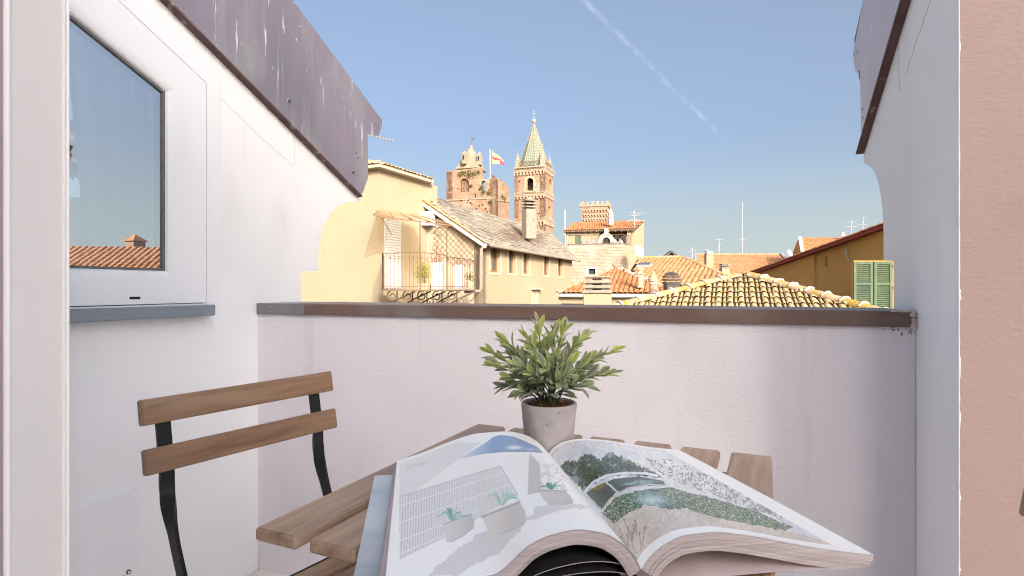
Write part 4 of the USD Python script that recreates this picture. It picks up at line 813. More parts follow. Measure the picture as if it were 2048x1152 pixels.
def plane_axes(P):
    """Axes of a roof plane given 3D points, the first two along the eaves."""
    U = nrm(P[1] - P[0]); N = nrm(np.cross(P[1] - P[0], P[2] - P[0])); N = N if N[2] > 0 else -N; V = np.cross(N, U); V = V if V[2] > 0 else -V; return U, V, N
def ridge_caps(t, a, b, step, r, mat_, name='ridge_tile', th=0.014, mortar=True, lift=0.03, n=9):
    a, b = np.asarray(a, float), np.asarray(b, float); L = np.linalg.norm(b - a); d = (b - a) / L; s = nrm(np.cross(d, UZ)); u = np.cross(s, d); k = int(L / step); m2 = MB(); rg = np.random.default_rng(int(L * 1000) % 99991)
    if u[2] < 0: u = -u
    for i in range(k):
        o = a + d * (i * step) + u * (lift + rg.uniform(0, .008)); g = np.linspace(-0.12, math.pi + .12, n)
        r0, r1 = r * 1.04, r * .86
        c0 = np.array([o + s * (r0 * math.cos(q)) + u * (r0 * .75 * math.sin(q)) for q in g]); c1 = np.array([o + d * step * 1.13 + s * (r1 * math.cos(q)) + u * (r1 * .75 * math.sin(q)) for q in g]); c2 = np.array([o + s * (r0 * .84 * math.cos(q)) + u * (r0 * .60 * math.sin(q)) for q in g])
        v = np.vstack([c0, c1, c2]); f = [[j, j + 1, n + j + 1, n + j] for j in range(n - 1)] + [[2 * n + j, 2 * n + j + 1, j + 1, j] for j in range(n - 1)]; f = np.array(f)
        if np.cross(v[f[4][1]] - v[f[4][0]], v[f[4][2]] - v[f[4][0]]) @ u < 0: f = f[:, ::-1]
        t.part(name, MB().add(v, f), mat_, smooth=40) if name else m2.add(v, f)
        if mortar:
            p = [o + d * rg.uniform(-.015, .005) + s * (r0 * 1.02 * math.cos(q)) + u * (r0 * .76 * math.sin(q) + .004) for q in np.linspace(.25, math.pi - .25, 9)]
            m2.tube(p, rg.uniform(.55, 1.3, 9) * r * .22, 5)
    if m2.v: t.part('mortar_band' if name else 'ridge_cap', m2, 'mortar' if name else mat_, smooth=True, kind='stuff')
def antenna(name, label, px, py0, py1, t_, elems, r=0.02, group=None):
    base, top = at(px, py1, t_), at(px, py0, t_); t = Thing(name, label, 'antenna', base, group=group)
    t.part('mast', MB().tube([base, top], r * .75, 6), 'antenna_metal')
    for (py, wpx, cnt, ang, boom) in elems:                     # height, half width, rods, direction, boom length in metres
        c = at(px, py, t_); d = Rv * math.cos(ang) + Fv * math.sin(ang); s = Rv * -math.sin(ang) + Fv * math.cos(ang); m = MB(); w = wpx / FPX * t_
        b0, b1 = c - d * boom * .4, c + d * boom * .6; m.tube([b0, b1], r * .5, 5)
        for k in range(cnt): q = b0 + (b1 - b0) * (k / max(cnt - 1, 1)); m.tube([q - s * w, q + s * w], r * .35, 4)
        t.part('aerial', m, 'antenna_metal')
    return t
def dish(name, label, px, py, rpx, t_, face, base, group=None):
    c = at(px, py, t_); n = nrm(face); R0 = rpx / FPX * t_; t = Thing(name, label, 'satellite dish', c, group=group); a = nrm(np.cross(n, UZ)); b = np.cross(a, n); m = MB(); v, f = [c - n * R0 * .22], []
    for j, (q, dd) in enumerate([(.35, .19), (.7, .11), (1.0, 0), (1.0, -.035)]):
        for k in range(24): g_ = k * math.pi / 12; v.append(c + (a * math.cos(g_) + b * math.sin(g_)) * R0 * q - n * R0 * (dd + .0))
    f = [[0, 1 + k, 1 + (k + 1) % 24] for k in range(24)]
    for j in range(3): 
        for k in range(24): k2 = (k + 1) % 24; f += [[1 + j * 24 + k, 25 + j * 24 + k, 25 + j * 24 + k2], [1 + j * 24 + k, 25 + j * 24 + k2, 1 + j * 24 + k2]]
    t.part('reflector', MB().add(v, f), 'white_metal', smooth=40); t.part('arm', MB().tube([c - b * R0 * .9, c + n * R0 * .9, c + n * R0 * .95 + b * R0 * .05], R0 * .045, 5), 'grey_metal'); t.part('bracket', MB().tube([c - n * R0 * .2, base], R0 * .06, 6), 'grey_metal')
GZ = -13.0

# ------------------------------------------------------------------ the near pale house block with the iron balcony, left
Cn = cw(-.2363 * 19.55, 19.55); dF = Rv * 0.43 + Fv * 0.903; dG = Rv * -0.903 + Fv * 0.43
Ce = Cn + dF * 2.9; Lf = Cn + dG * 6.0
zt = zat(338, 19.55)
t = Thing('pale_house', 'tall pale yellow house block with a tiled eave, directly behind the left verge', 'house', Cn)
m = MB(); closed_block(m, [Cn, Ce + dF * .8, Ce + dF * .8 + dG * 6, Lf], GZ, zt); t.part('wall', m, 'cream_stucco')
m = MB(); ov = 0.28; c0 = Cn - dF * ov - dG * ov; closed_block(m, [c0, Ce + dF * .12 - dG * ov, Ce + dF * .12 + dG * 6, Lf - dF * ov], zt, zt + .10); t.part('cornice', m, 'cream_stucco_worn')
m = MB(); ap = (Cn + Ce) / 2 + dG * 3 + UZ * (zt + 1.0)
R4 = [c0 + UZ * (zt + .10), Ce + dF * .12 - dG * ov + UZ * (zt + .10), Ce + dF * .12 + dG * 6 + UZ * (zt + .10), Lf - dF * ov + UZ * (zt + .10)]
for i in range(4): m.slabq([R4[i], R4[(i + 1) % 4], ap], .03)
t.part('roof', m, 'roof_deck')
m = MB()
for i in (0, 3):
    A_, B_ = R4[i], R4[(i + 1) % 4]; P_ = [A_, B_, ap]; u_, v_, n_ = plane_axes(P_); tile_field(m, P_, u_, v_, n_, A_ - v_ * .05, .22, .30, .10, lift=.02, seed=i)
t.part('roof_tile', m, 'tile_ridge', kind='stuff', smooth=50)
# its street face: louvred shutter beside the balcony door
WF = Wall(Cn, Ce); WG0 = Wall(Cn, Lf)
s0 = WF.rect(768, 440, 800, 577); m = MB(); WF.box(m, s0[0], s0[1], s0[2], s0[3], 0, .05); sh = t.part('shutter', m, 'white_trim')
for k in range(26):
    z = s0[1] + .04 + (s0[3] - s0[1] - .08) * k / 25; m = MB(); a_, b_ = WF.P(s0[0] + .05, z, .052), WF.P(s0[2] - .05, z, .052); m.par(a_, b_ - a_, UZ * .035 + WF.N * -.0, WF.N * .02 - UZ * .0); t.part('slat', m, 'white_metal', parent=sh)
# crumbled mortar and a cable on the left face
m = MB(); m.tube([WG0.P(*WG0.uz(a, b), .03) for a, b in [(650, 482), (655, 505), (652, 525), (658, 540), (659, 556)]], .012, 5); t.part('cable', m, 'cream_stucco_worn')

# ------------------------------------------------------------------ the stone-roofed house: gable, long window front, slab roof
K0 = cw((965 - 1024) / FPX * 21.4, 21.4); zE = zat(479, 21.4)
tB = 21.4 * (479 - 576) / (514.5 - 576) ; K1 = cw((1144 - 1024) / FPX * (tB * .985), tB * .985)
WFr = Wall(K0, K1); dFr = WFr.U; dGa = nrm(np.cross(UZ, dFr)); dGa = dGa if dGa @ Rv < 0 else -dGa
gl_len = 3.35; K2 = K0 + dGa * gl_len; zR = CZ + (576 - 376) / FPX * float((K2 - EYE) @ Fv)
t = Thing('stone_roofed_house', 'long pale yellow house with a grey stone slab roof and five brown windows', 'house', K0)
wins = [(979.5, 491, 999.5, 545), (1016.5, 497, 1030.5, 546.5), (1046, 502, 1058.5, 548), (1087.5, 509, 1098, 550.5), (1115.5, 514, 1125.5, 552.5)]
poly = sbox(0, GZ, WFr.L, zE - .02); holes = []
for w in wins:
    u0, z0, u1, z1 = WFr.rect(*w); holes.append((u0, z0, u1, z1)); poly = poly.difference(sbox(u0, z0, u1, z1))
m = MB(); WFr.prism(m, poly, 0, .35); t.part('front_wall', m, 'cream_stucco')
m = MB(); WFr.box(m, 0.05, GZ, WFr.L - .05, zE - .3, -3.2, -.8); t.part('inner_wall', m, 'room_dark')
for u0, z0, u1, z1 in holes:
    f_ = MB(); WFr.prism(f_, sbox(u0, z0, u1, z1).difference(sbox(u0 + .07, z0 + .08, u1 - .07, z1 - .07)), -.12, .07); mid = (u0 + u1) / 2; WFr.box(f_, mid - .035, z0 + .07, mid + .035, z1 - .06, -.18, -.115); w_ = t.part('window', f_, 'window_wood')
    g_ = MB(); WFr.box(g_, u0 + .06, z0 + .07, u1 - .06, z1 - .06, -.17, -.155); t.part('pane', g_, 'far_glass', parent=w_)
    c_ = MB(); WFr.box(c_, u0 + .075, z0 + .09, mid - .04, z1 - .08, -.154, -.145); t.part('blind', c_, 'cream_stucco_worn', parent=w_)
    f_ = MB(); WFr.prism(f_, sbox(u0 - .09, z0 - .10, u1 + .14, z1 + .08).difference(sbox(u0, z0, u1, z1)), .02, .03); t.part('window_surround', f_, 'pale_trim')
# gable
WGa = Wall(K0, K2)
v0 = (0, zE); v1 = (WGa.L, zR)
poly = Polygon([(0, GZ), (WGa.L * 1.5, GZ), (WGa.L * 1.5, zR - 1), (WGa.L, zR - .16), (0, zE - .10)])
m = MB(); WGa.prism(m, poly, 0, .35); t.part('gable_wall', m, 'cream_stucco_worn')
# roof planes: the seen slope and the one behind
rl = WFr.L + .45; fo = -.28; ro = .30
E0 = K0 + WFr.N * ro - dFr * .30; zs = (zR - zE) / gl_len
E0z = zE - ro * zs; A1 = E0 + UZ * E0z; B1 = K0 + dFr * rl + WFr.N * ro + UZ * (E0z + .02)
R0 = K2 - dFr * .30 + UZ * zR; R1 = at(1100, 468, float((K1 + dGa * gl_len - EYE) @ Fv) + 1.5); R1[2] = CZ + (576 - 466) / FPX * float((R1 - EYE) @ Fv)
Pl = [A1, B1, R1, R0]
m = MB(); m.slabq([A1, B1, R1], .06); m.slabq([A1, R1, R0], .06); Bk = R0 + dGa * gl_len - UZ * 2.3; Bk1 = R1 + dGa * gl_len - UZ * 2.3; m.slabq([R0, R1, Bk1, Bk], .06); m.slabq([B1, Bk1, R1], .05); t.part('roof_deck', m, 'roof_deck')
rg = np.random.default_rng(17); slabs = []
rows = 21
for j in range(rows):
    q0, q1 = j / rows, (j + 1.35) / rows; u = rg.uniform(-.4, 0)
    La, Lb = A1 + (R0 - A1) * q0, B1 + (R1 - B1) * q0; LL = np.linalg.norm(Lb - La); dd = (Lb - La) / LL
    while u < LL:
        w = rg.uniform(.30, .75); a, b = max(u, 0) / LL, min(u + w - .02, LL) / LL; u += w
        if b <= a + .01: continue
        f_ = lambda s_, q: (A1 + (B1 - A1) * s_) * (1 - q) + (R0 + (R1 - R0) * s_) * q
        qq1 = min(q1, 1.0) + rg.uniform(-.004, .004); qq0 = q0 + rg.uniform(-.007, .007)
        P_ = [f_(a, qq0), f_(b, qq0), f_(b, qq1), f_(a, qq1)]; n_ = nrm(np.cross(P_[1] - P_[0], P_[3] - P_[0])); n_ = n_ if n_[2] > 0 else -n_
        lo = .055 + rg.uniform(0, .022); P_ = [P_[0] + n_ * lo, P_[1] + n_ * (lo + rg.uniform(-.01, .01)), P_[2] + n_ * .012, P_[3] + n_ * .012]; slabs.append((np.mean(P_, 0), P_, rg.uniform(.022, .042)))
slabs.sort(key=lambda s_: np.linalg.norm(s_[0] - EYE)); rest = MB()
for i, (c_, P_, th) in enumerate(slabs):
    if i < 300: t.part('roof_slab', MB().slabq(P_, th), 'stone_slab')
    else: rest.slabq(P_, th)
if rest.v: t.part('roof_slab_rest', rest, 'stone_slab', kind='stuff')
# verge edge, gutter and downpipe
m = MB(); m.bar(A1 - UZ * .10, R0 - UZ * .10, .06, .16); t.part('verge_board', m, 'mortar')
m = MB()
for k in range(14): o = A1 + (R0 - A1) * (k / 14); coppo(m, o + UZ * .03 - dFr * .02, nrm(np.cross(nrm(R0 - A1), UZ)), nrm(R0 - A1), UZ, .30, .09, .075)
t.part('verge_tile', m, 'tile_ridge', kind='stuff', smooth=50)
g0, g1 = A1 - UZ * .05 + WFr.N * .07, B1 - UZ * .05 + WFr.N * .07; t.part('gutter', MB().tube([g0, g1], .075, 8), 'concrete_cap', smooth=True)
dn = [at(988, 481, 21.3), at(985, 489, 21.2), at(968, 493, 21.1), at(962.5, 498, 21.05), at(962, 560, 21.05), at(962, 578, 21.05)]; m = MB().tube(dn, .062, 8); m.tube([at(962, 577, 21.05), at(958, 582, 20.8), at(930, 584, 20.4)], .055, 8); t.part('downpipe', m, 'concrete_cap', smooth=True)
u0, z0, u1, z1 = WFr.rect(1062, 577, 1076, 613); m = MB(); WFr.box(m, u0, z0, u1, z1 - .05, 0, .03); WFr.box(m, u0 - .1, z1 - .05, u1 + .15, z1 + .03, 0, .26); t.part('door_hood', m, 'pale_trim')
# chimneys on it
def chimney_stack(name, label, cx0, cx1, py0, py1, t_, mat_, cap=0.0, rot=0.0, depth=None, group=None):
    c = at((cx0 + cx1) / 2, py1, t_); w = (cx1 - cx0) / FPX * t_; d = depth or w; h = (py1 - py0) / FPX * t_; r_ = Rv * math.cos(rot) + Fv * math.sin(rot); f_ = -Rv * math.sin(rot) + Fv * math.cos(rot)
    t = Thing(name, label, 'chimney', c, group=group); t.part('stack', MB().rbox(c + UZ * h / 2, r_ * w / 2, f_ * d / 2, UZ * h / 2, .02), mat_); return t, c + UZ * h, w, d, r_, f_
tc, top, w, d, r_, f_ = chimney_stack('chimney', 'short worn plaster chimney with a dark open top on the stone roof ridge', 841, 865, 371, 404, 22.6, 'concrete_cap', rot=.3)
tc.part('cap_upright', MB().rbox(top + UZ * .13 + r_ * w * .40, r_ * .05, f_ * d * .48, UZ * .14, .015), 'concrete_cap'); tc.part('cap_upright', MB().rbox(top + UZ * .10 - r_ * w * .42, r_ * .035, f_ * d * .48, UZ * .11, .015), 'concrete_cap')
tc.part('flue', MB().rbox(top + UZ * .08, r_ * w * .34, f_ * d * .40, UZ * .09, .01), 'black_vent'); tc.part('cap_slab', MB().rbox(top + UZ * .235 - r_ * w * .12, r_ * w * .50, f_ * d * .58, UZ * .022, .01), 'black_vent')
tc, top, w, d, r_, f_ = chimney_stack('chimney', 'tall pale chimney with stacked slab cowl rising from the stone roof', 1047, 1069.5, 419, 478, 27.5, 'concrete_cap', rot=.42)
for k in range(3):
    z = .10 + k * .16; tc.part('cap_slab', MB().rbox(top + UZ * z, r_ * w * .55, f_ * d * .55, UZ * .028, .015), 'concrete_cap'); tc.part('cap_block', MB().rbox(top + UZ * (z - .07), r_ * w * .26, f_ * d * .26, UZ * .06, .01), 'black_vent')
tc.part('cap_slab', MB().rbox(top + UZ * .52, r_ * w * .34, f_ * d * .34, UZ * .05, .03), 'concrete_cap')

# ------------------------------------------------------------------ its iron balcony in the corner, and what stands there
b0, b1 = at(765, 579, 17.3), at(894, 580.5, 18.0); b0[2] = b1[2] = zb = zat(579.5, 17.5); b2 = cw((950 - 1024) / FPX * 20.6, 20.6, zb); b3 = cw((768 - 1024) / FPX * 19.4, 19.4, zb)
t = Thing('iron_balcony', 'small iron balcony with scroll brackets on the pale yellow houses', 'balcony', b0)
t.part('floor_slab', MB().slabq([b0, b1, b2, b3], .045), 'iron_rail')
hr = 1.10
def railing(t, P, h, step, rm=.014, bm=.007, bow=0.0, scrolls=True):
    for a, b in zip(P[:-1], P[1:]):
        L = np.linalg.norm(b - a); k = max(int(L / step), 2); top = [a + (b - a) * q + UZ * (h + bow * math.sin(math.pi * q)) for q in np.linspace(0, 1, 13)]
        t.part('handrail', MB().tube(top, rm, 6), 'iron_rail'); t.part('bottom_rail', MB().bar(a + UZ * .10, b + UZ * .10, .02, .02), 'iron_rail')
        for q in (0, 1): t.part('post', MB().tube([a + (b - a) * q, a + (b - a) * q + UZ * (h + .04)], rm * 1.3, 6), 'iron_rail')
        for i in range(1, k):
            q = i / k; p = a + (b - a) * q; t.part('baluster', MB().tube([p + UZ * .02, p + UZ * (h + bow * math.sin(math.pi * q))], bm, 5), 'iron_rail')
railing(t, [b3, b0], hr, .13); railing(t, [b0, b1], hr, .115, bow=.07); railing(t, [b1, b2], hr * .96, .15)
m = MB(); d_ = U2(b1, b2)
for i in range(14):                                             # small rings along the rails
    for (a, b) in ((b0, b1), (b1, b2)):
        p = a + (b - a) * ((i + .5) / 14) + UZ * (hr - .10); e_ = U2(a, b); m.tube([p + (e_ * math.cos(g_) + UZ * math.sin(g_)) * .035 for g_ in np.linspace(0, 6.283, 9)], .006, 4, False)
t.part('rail_ring', m, 'iron_rail', kind='stuff')
def scroll(p, e_, r0, turns, sgn=1, start=0.0): return [p + (e_ * math.cos(start + sgn * g_) + UZ * math.sin(start + sgn * g_)) * r0 * (1 - .72 * g_ / (turns * 6.283)) for g_ in np.linspace(0, turns * 6.283, 26)]
for k, px in enumerate((772, 803, 832, 862, 892)):
    tt = 17.6 + .45 * k; lo_, hi_ = at(px - 6, 616, tt + .9), at(px + 58, 583, tt + .1); e_ = nrm(hi_ - lo_); h_ = nrm((hi_ - lo_) * [1, 1, 0]); ct = at(px + 12, 592, tt)
    m = MB(); m.tube([lo_, lo_ + (hi_ - lo_) * .5 + UZ * .03, hi_], .026, 6); m.tube(scroll(ct, Rv, .17, 1.35, 1, 1.2), .022, 6); m.tube(scroll(at(px + 30, 603, tt + .3), Rv, .13, 1.25, -1, 4.2), .02, 6); m.tube([at(px + 22, 582, tt + .5), at(px + 22, 618, tt + .5)], .022, 5); t.part('bracket', m, 'iron_rail', smooth=True)
# a canopy above it
c_ = [at(746, 429.5, 17.3), at(905, 450, 18.2), at(842, 431, 20.6), at(757, 421, 19.5)]
t = Thing('balcony_canopy', 'thin sloping canopy sheet on slim posts over the iron balcony', 'canopy', c_[0])
t.part('sheet', MB().slabq([c_[0] + UZ * .04, c_[1] + UZ * .04, c_[2] + UZ * .04, c_[3] + UZ * .04], .008), 'canopy_poly')
m = MB()
for q in np.linspace(0, 1, 5): m.bar(c_[0] + (c_[1] - c_[0]) * q - UZ * .02, c_[3] + (c_[2] - c_[3]) * q - UZ * .02, .03, .04)
m.bar(c_[0] - UZ * .02, c_[1] - UZ * .02, .03, .04); t.part('rafter', m, 'window_wood')
for px, q in ((839, .60), (893.5, .96)):
    a = c_[0] + (c_[1] - c_[0]) * q; bb = b0 + (b1 - b0) * min((px - 765) / 129, 1.0); t.part('post', MB().tube([np.array([bb[0], bb[1], zb]), np.array([bb[0], bb[1], a[2]])], .018, 6), 'iron_rail')
t.part('brace', MB().tube([at(763, 432, 17.7), at(765, 438, 18.6), at(784, 470, 19.4)], .012, 5), 'iron_rail')
# lattice on the gable
lat = Polygon([WGa.uz(a, b) for a, b in [(872, 431), (890, 420), (946, 468), (953, 531), (906, 531), (866, 502)]])
t = Thing('wall_trellis', 'brown diamond lattice trellis fixed on the gable above the balcony', 'trellis', WGa.P(lat.centroid.x, lat.centroid.y))
m = MB(); a0, z0, a1, z1 = lat.bounds
for sg in (1, -1):
    for k in np.arange(-40, 40):
        ln = LineString([(a0 + k * .235, z0 - 3), (a0 + k * .235 + sg * 8, z0 - 3 + 8)]).intersection(lat)
        for g_ in getattr(ln, 'geoms', [ln]):
            if g_.length > .08: p = list(g_.coords); m.bar(WGa.P(*p[0], .06 + .010 * sg), WGa.P(*p[-1], .06 + .010 * sg), .021, .010, WGa.N)
t.part('lattice', m, 'wood_lattice', kind='stuff')
# air conditioner
u0, z0, u1, z1 = WGa.rect(838, 424, 875, 456)
t = Thing('air_conditioner', 'white air conditioning unit bracketed on the wall beneath the stone roof', 'air conditioner', WGa.P(u0, z0))
m = MB(); zz = (z0 + z1) / 2; c_ = WGa.P((u0 + u1) / 2, zz, .33); m.rbox(c_, WGa.U * abs(u1 - u0) / 2, WGa.N * .17, UZ * (z1 - z0) * .42, .03); t.part('casing', m, 'white_metal')
m = MB()
for k in range(7): z = z0 + .12 + k * .05; a_, b_ = WGa.P(u0 + .05, z, .505), WGa.P((u0 + u1) / 2, z, .505); m.bar(a_, b_, .012, .018)
t.part('grille', m, 'grey_metal')
m = MB(); 
for u in (u0 + .12, u1 - .12): m.bar(WGa.P(u, z0 + .03, 0), WGa.P(u, z0 + .03, .5), .04, .04); m.bar(WGa.P(u, z0 - .35, 0), WGa.P(u, z0 + .02, .4), .03, .03)
t.part('bracket', m, 'grey_metal')
# balcony door, plants, cabinets
u0, z0, u1, z1 = WGa.rect(826, 490, 846, 578)
t = Thing('balcony_door', 'dark framed balcony door in the corner behind the yellow bush', 'door', WGa.P(u0, z0)); m = MB(); WGa.box(m, u0, z0, u1, z1, 0, .06); t.part('frame', m, 'window_wood'); m = MB(); WGa.box(m, min(u0, u1) + .08, z0 + .1, max(u0, u1) - .08, z1 - .08, .06, .075); t.part('pane', m, 'far_glass'); m = MB(); WGa.box(m, min(u0, u1) - .1, z1, max(u0, u1) + .3, z1 + .06, 0, .5); t.part('lintel', m, 'iron_rail')
def leafy(m, c, rad, n, L, seed, up=.3):
    rg = np.random.default_rng(seed)
    for k in range(n):
        p = c + np.asarray(rad) * rg.normal(0, .42, 3).clip(-1, 1); d = nrm(rg.normal(0, 1, 3) + np.array([0, 0, up])); s = nrm(np.cross(d, rg.normal(0, 1, 3))); l = L * rg.uniform(.6, 1.2); m.add([p - d * l, p - s * l * .35, p + d * l, p + s * l * .35], [[0, 1, 2, 3]])
    return m
bp = at(848, 574, 18.9); t = Thing('potted_bush', 'yellow green bush in a terracotta trough on the iron balcony', 'plant', bp)
t.part('trough', MB().rbox(bp + UZ * .0, Rv * .22, Fv * .13, UZ * .13, .02), 'terracotta'); t.part('stem', MB().tube([bp + UZ * .1, bp + UZ * .5], .02, 5), 'iron_rail'); m = MB(); leafy(m, at(847, 545, 18.9), (.30, .28, .42), 900, .035, 1, .8); t.part('foliage', m, 'bush_leaf', kind='stuff')
dp_ = at(876, 510, 19.6); t = Thing('climbing_plant', 'reddish dry climbing plant on the trellis above the white cabinets', 'plant', dp_ - UZ * .5); m = MB(); leafy(m, dp_ - UZ * .12, (.36, .12, .42), 170, .04, 2); leafy(m, dp_ + Rv * .8 - UZ * .35, (.45, .12, .22), 70, .04, 3); t.part('foliage', m, 'dry_leaf', kind='stuff')
m = MB(); rg = np.random.default_rng(9)
for k in range(14): a = dp_ + np.array([0, 0, -.9]); b = dp_ + rg.normal(0, .35, 3) * [1, .3, 1.2]; m.tube([a, (a + b) / 2 + rg.normal(0, .08, 3), b], .008, 4, False)
t.part('stem', m, 'dry_leaf')
for (x0, x1, y0, y1, tt, lab) in [(864, 886, 526, 578, 18.8, 'white tall cabinet beside the yellow bush on the iron balcony'), (909, 927, 530, 577, 19.6, 'white narrow cabinet farther right on the iron balcony')]:
    c = at((x0 + x1) / 2, (y0 + y1) / 2, tt); t = Thing('balcony_cabinet', lab, 'cabinet', c - UZ * .4); w = (x1 - x0) / FPX * tt; h = (y1 - y0) / FPX * tt
    t.part('carcass', MB().rbox(c, Rv * w / 2, Fv * .15, UZ * h / 2, .01), 'white_metal'); m = MB(); m.par(c - Rv * w * .46 - Fv * .165 - UZ * h * .46, Rv * w * .44, UZ * h * .92, Fv * .012); m.par(c + Rv * w * .02 - Fv * .165 - UZ * h * .46, Rv * w * .44, UZ * h * .92, Fv * .012); t.part('door', m, 'white_trim')
gp = at(940, 560, 19.9); t = Thing('potted_plant', 'small green potted plant at the far end of the iron balcony', 'plant', gp - UZ * .25); t.part('pot', MB().lathe(gp - UZ * .25, [(0, 0), (.09, 0), (.12, .2), (.10, .2), (0, .19)], 10), 'terracotta'); m = MB(); leafy(m, gp + UZ * .1, (.22, .2, .22), 150, .04, 6, .6); t.part('foliage', m, 'ivy_leaf', kind='stuff')

# ------------------------------------------------------------------ towers
def putlogs(poly, rng_, n, s_, u0, z0, u1, z1, avoid):
    for k in range(n):
        u, z = rng_.uniform(u0, u1), rng_.uniform(z0, z1); b = sbox(u, z, u + s_, z + s_)
        if not avoid.intersects(b.buffer(.15)): poly = poly.difference(b)
    return poly
# ruined medieval tower
KA = cw((992 - 1024) / FPX * 78, 78); fA = KA + (Rv * -.963 + Fv * .27) * 7.35; sA = KA + (Rv * .27 + Fv * .963) * 7.0; dA_, dS_ = U2(KA, fA), U2(KA, sA)
t = Thing('brick_tower', 'ruined brick tower with a stone pyramid roof and weeds in its walls', 'tower', KA)
W1 = Wall(fA, KA); W2 = Wall(KA, sA); rg = np.random.default_rng(2)
zl = zat(339.5, 79); zr = zat(357, 78); us = W1.uz(962, 350)[0]
poly = Polygon([(0, GZ), (W1.L, GZ), (W1.L, zr), (us, zr + .05), (us, zl + .25), (us * .5, zl + .1), (0, zl)])
op = [arch(*W1.rect(919.5, 357, 938, 384)), arch(*W1.rect(962, 361, 972, 383)).union(Polygon([W1.uz(a, b) for a, b in [(962, 380), (966, 386), (972, 381)]]))]
for o in op: poly = poly.difference(o)
poly = putlogs(poly, rg, 46, .22, .3, 8, W1.L - .5, zr - .4, unary_union(op))
m = MB(); W1.prism(m, poly, 0, .9); t.part('wall', m, 'tower_brick')
poly2 = Polygon([(0, GZ), (W2.L, GZ), (W2.L, zr - .1), (W2.L * .6, zr), (0, zr)]); o2 = arch(*W2.rect(1004, 362, 1011, 383)); poly2 = putlogs(poly2.difference(o2), rg, 14, .22, .3, 8, W2.L - .5, zr - .6, o2)
m = MB(); W2.prism(m, poly2, 0, .9); t.part('wall', m, 'tower_brick')
m = MB(); bk_ = KA + dA_ * 7.3 + dS_ * 6.95; closed_block(m, [fA, fA - dA_ * .9, bk_ - dA_ * .9, bk_], GZ, zl - .1); closed_block(m, [bk_ - dA_ * 0, bk_ - dA_ * 7.2, bk_ - dA_ * 7.2 - dS_ * .9, bk_ - dS_ * .9], GZ, zr - .4); t.part('wall', m, 'tower_brick')
m = MB(); closed_block(m, [KA + dA_ * .95 + dS_ * .95, KA + dA_ * 6.4 + dS_ * .95, KA + dA_ * 6.4 + dS_ * 6, KA + dA_ * .95 + dS_ * 6], zr - 1.6, zr - 1.5); t.part('floor_slab', m, 'tower_brick')
# stepped wall piece behind the flag and the lattice in the arch
m = MB(); W1.prism(m, [(us, zr - .1), (us + .8, zr - .1), (W1.L - .2, zr - .1), (W1.L - .2, zr + .35), (us, zl + .2)], -5.0, .7); t.part('broken_wall', m, 'tower_brick')
u0, z0, u1, z1 = W1.rect(919.5, 357, 938, 384); m = MB()
for k in range(1, 6): m.bar(W1.P(u0 + (u1 - u0) * k / 6, z0, -.45), W1.P(u0 + (u1 - u0) * k / 6, z1, -.45), .06, .06, W1.N)
for k in range(1, 7): m.bar(W1.P(u0, z0 + (z1 - z0) * k / 7, -.45), W1.P(u1, z0 + (z1 - z0) * k / 7, -.45), .05, .05, W1.N)
t.part('lattice', m, 'wood_lattice')
for (x0, y0, x1, y1) in [(889, 391, 992, 393), (993, 391, 1020, 394)]:
    WW = W1 if x0 < 990 else W2; a, b = WW.uz(x0 + 1, 401 if WW is W1 else 400), WW.uz(x1 - 1, 396 if WW is W1 else 404); m = MB(); m.bar(WW.P(*a, .05), WW.P(*b, .05), .12, .14); t.part('string_course', m, 'tower_stone')
pc_ = cw((942.5 - 1024) / FPX * 82, 82); zb_ = zat(339.5, 81.5); hw = 24.5 / FPX * 81; zp = zat(290, 82)
base = [pc_ + dA_ * hw * a + dS_ * hw * b + UZ * zb_ for a, b in ((1, -1), (-1, -1), (-1, 1), (1, 1))]; apx = pc_ + UZ * zp; m = MB()
for i in range(4):
    for q0, q1, e in ((0, .36, .12), (.36, 1, 0)):
        a0_, a1_ = base[i] + (apx - base[i]) * q0 * .86, base[(i + 1) % 4] + (apx - base[(i + 1) % 4]) * q0 * .86; b0_, b1_ = base[i] + (apx - base[i]) * (q1 * .86 if q1 < 1 else 1), base[(i + 1) % 4] + (apx - base[(i + 1) % 4]) * (q1 * .86 if q1 < 1 else 1); m.slabq([a0_, a1_, b1_, b0_], .25) if q1 < 1 else m.slabq([a0_, a1_, apx], .25)
t.part('pyramid_roof', m, 'pyramid_plaster')
for (px, py) in ((929, 318), (959, 320)):
    c = at(px, py, 80.3 if px < 940 else 80.6); m = MB(); m.rbox(c, dA_ * .28, dS_ * .5, UZ * .75, .05); m.lathe(c + UZ * .75, [(.34, 0), (.30, .15), (0, .45)], 6); dm = t.part('dormer', m, 'pyramid_plaster'); t.part('opening', MB().rbox(c - dS_ * .5 + UZ * .1, dA_ * .13, dS_ * .02, UZ * .32, .01), 'dark_void', parent=dm)
m = MB(); vp = apx + UZ * .05; m.tube([vp, vp + UZ * 1.1], .03, 5); t.part('vane_pole', m, 'iron_rail'); m = MB(); W1.prism(m, [(0, 0), (.55, .05), (.40, .16), (.55, .30), (0, .34)], 0, .04); vv, ff = m.get(); vv = vv - vv[0] + vp + UZ * .62; t.part('vane', MB().add(vv, ff), 'iron_rail')
for i, (px, py, r_) in enumerate([(921, 348, .55), (928, 346, .4), (939, 347, .8), (948, 348, .7), (956, 345, .5), (940, 352, .4), (943, 372, .25), (978, 386, .35), (1003, 393, .4), (1007, 398, .35), (981, 404, .35), (964, 376, .35), (967, 384, .4)]):
    p = at(px, py, 78.2 + (0 if px < 992 else 2.5)); WW = W1 if px < 992 else W2; uu = WW.uz(px, py); m = MB(); leafy(m, WW.P(uu[0], uu[1], .15), (r_, .25, r_), 60, .14, 40 + i); t.part('weed', m, 'ivy_leaf', kind='stuff')
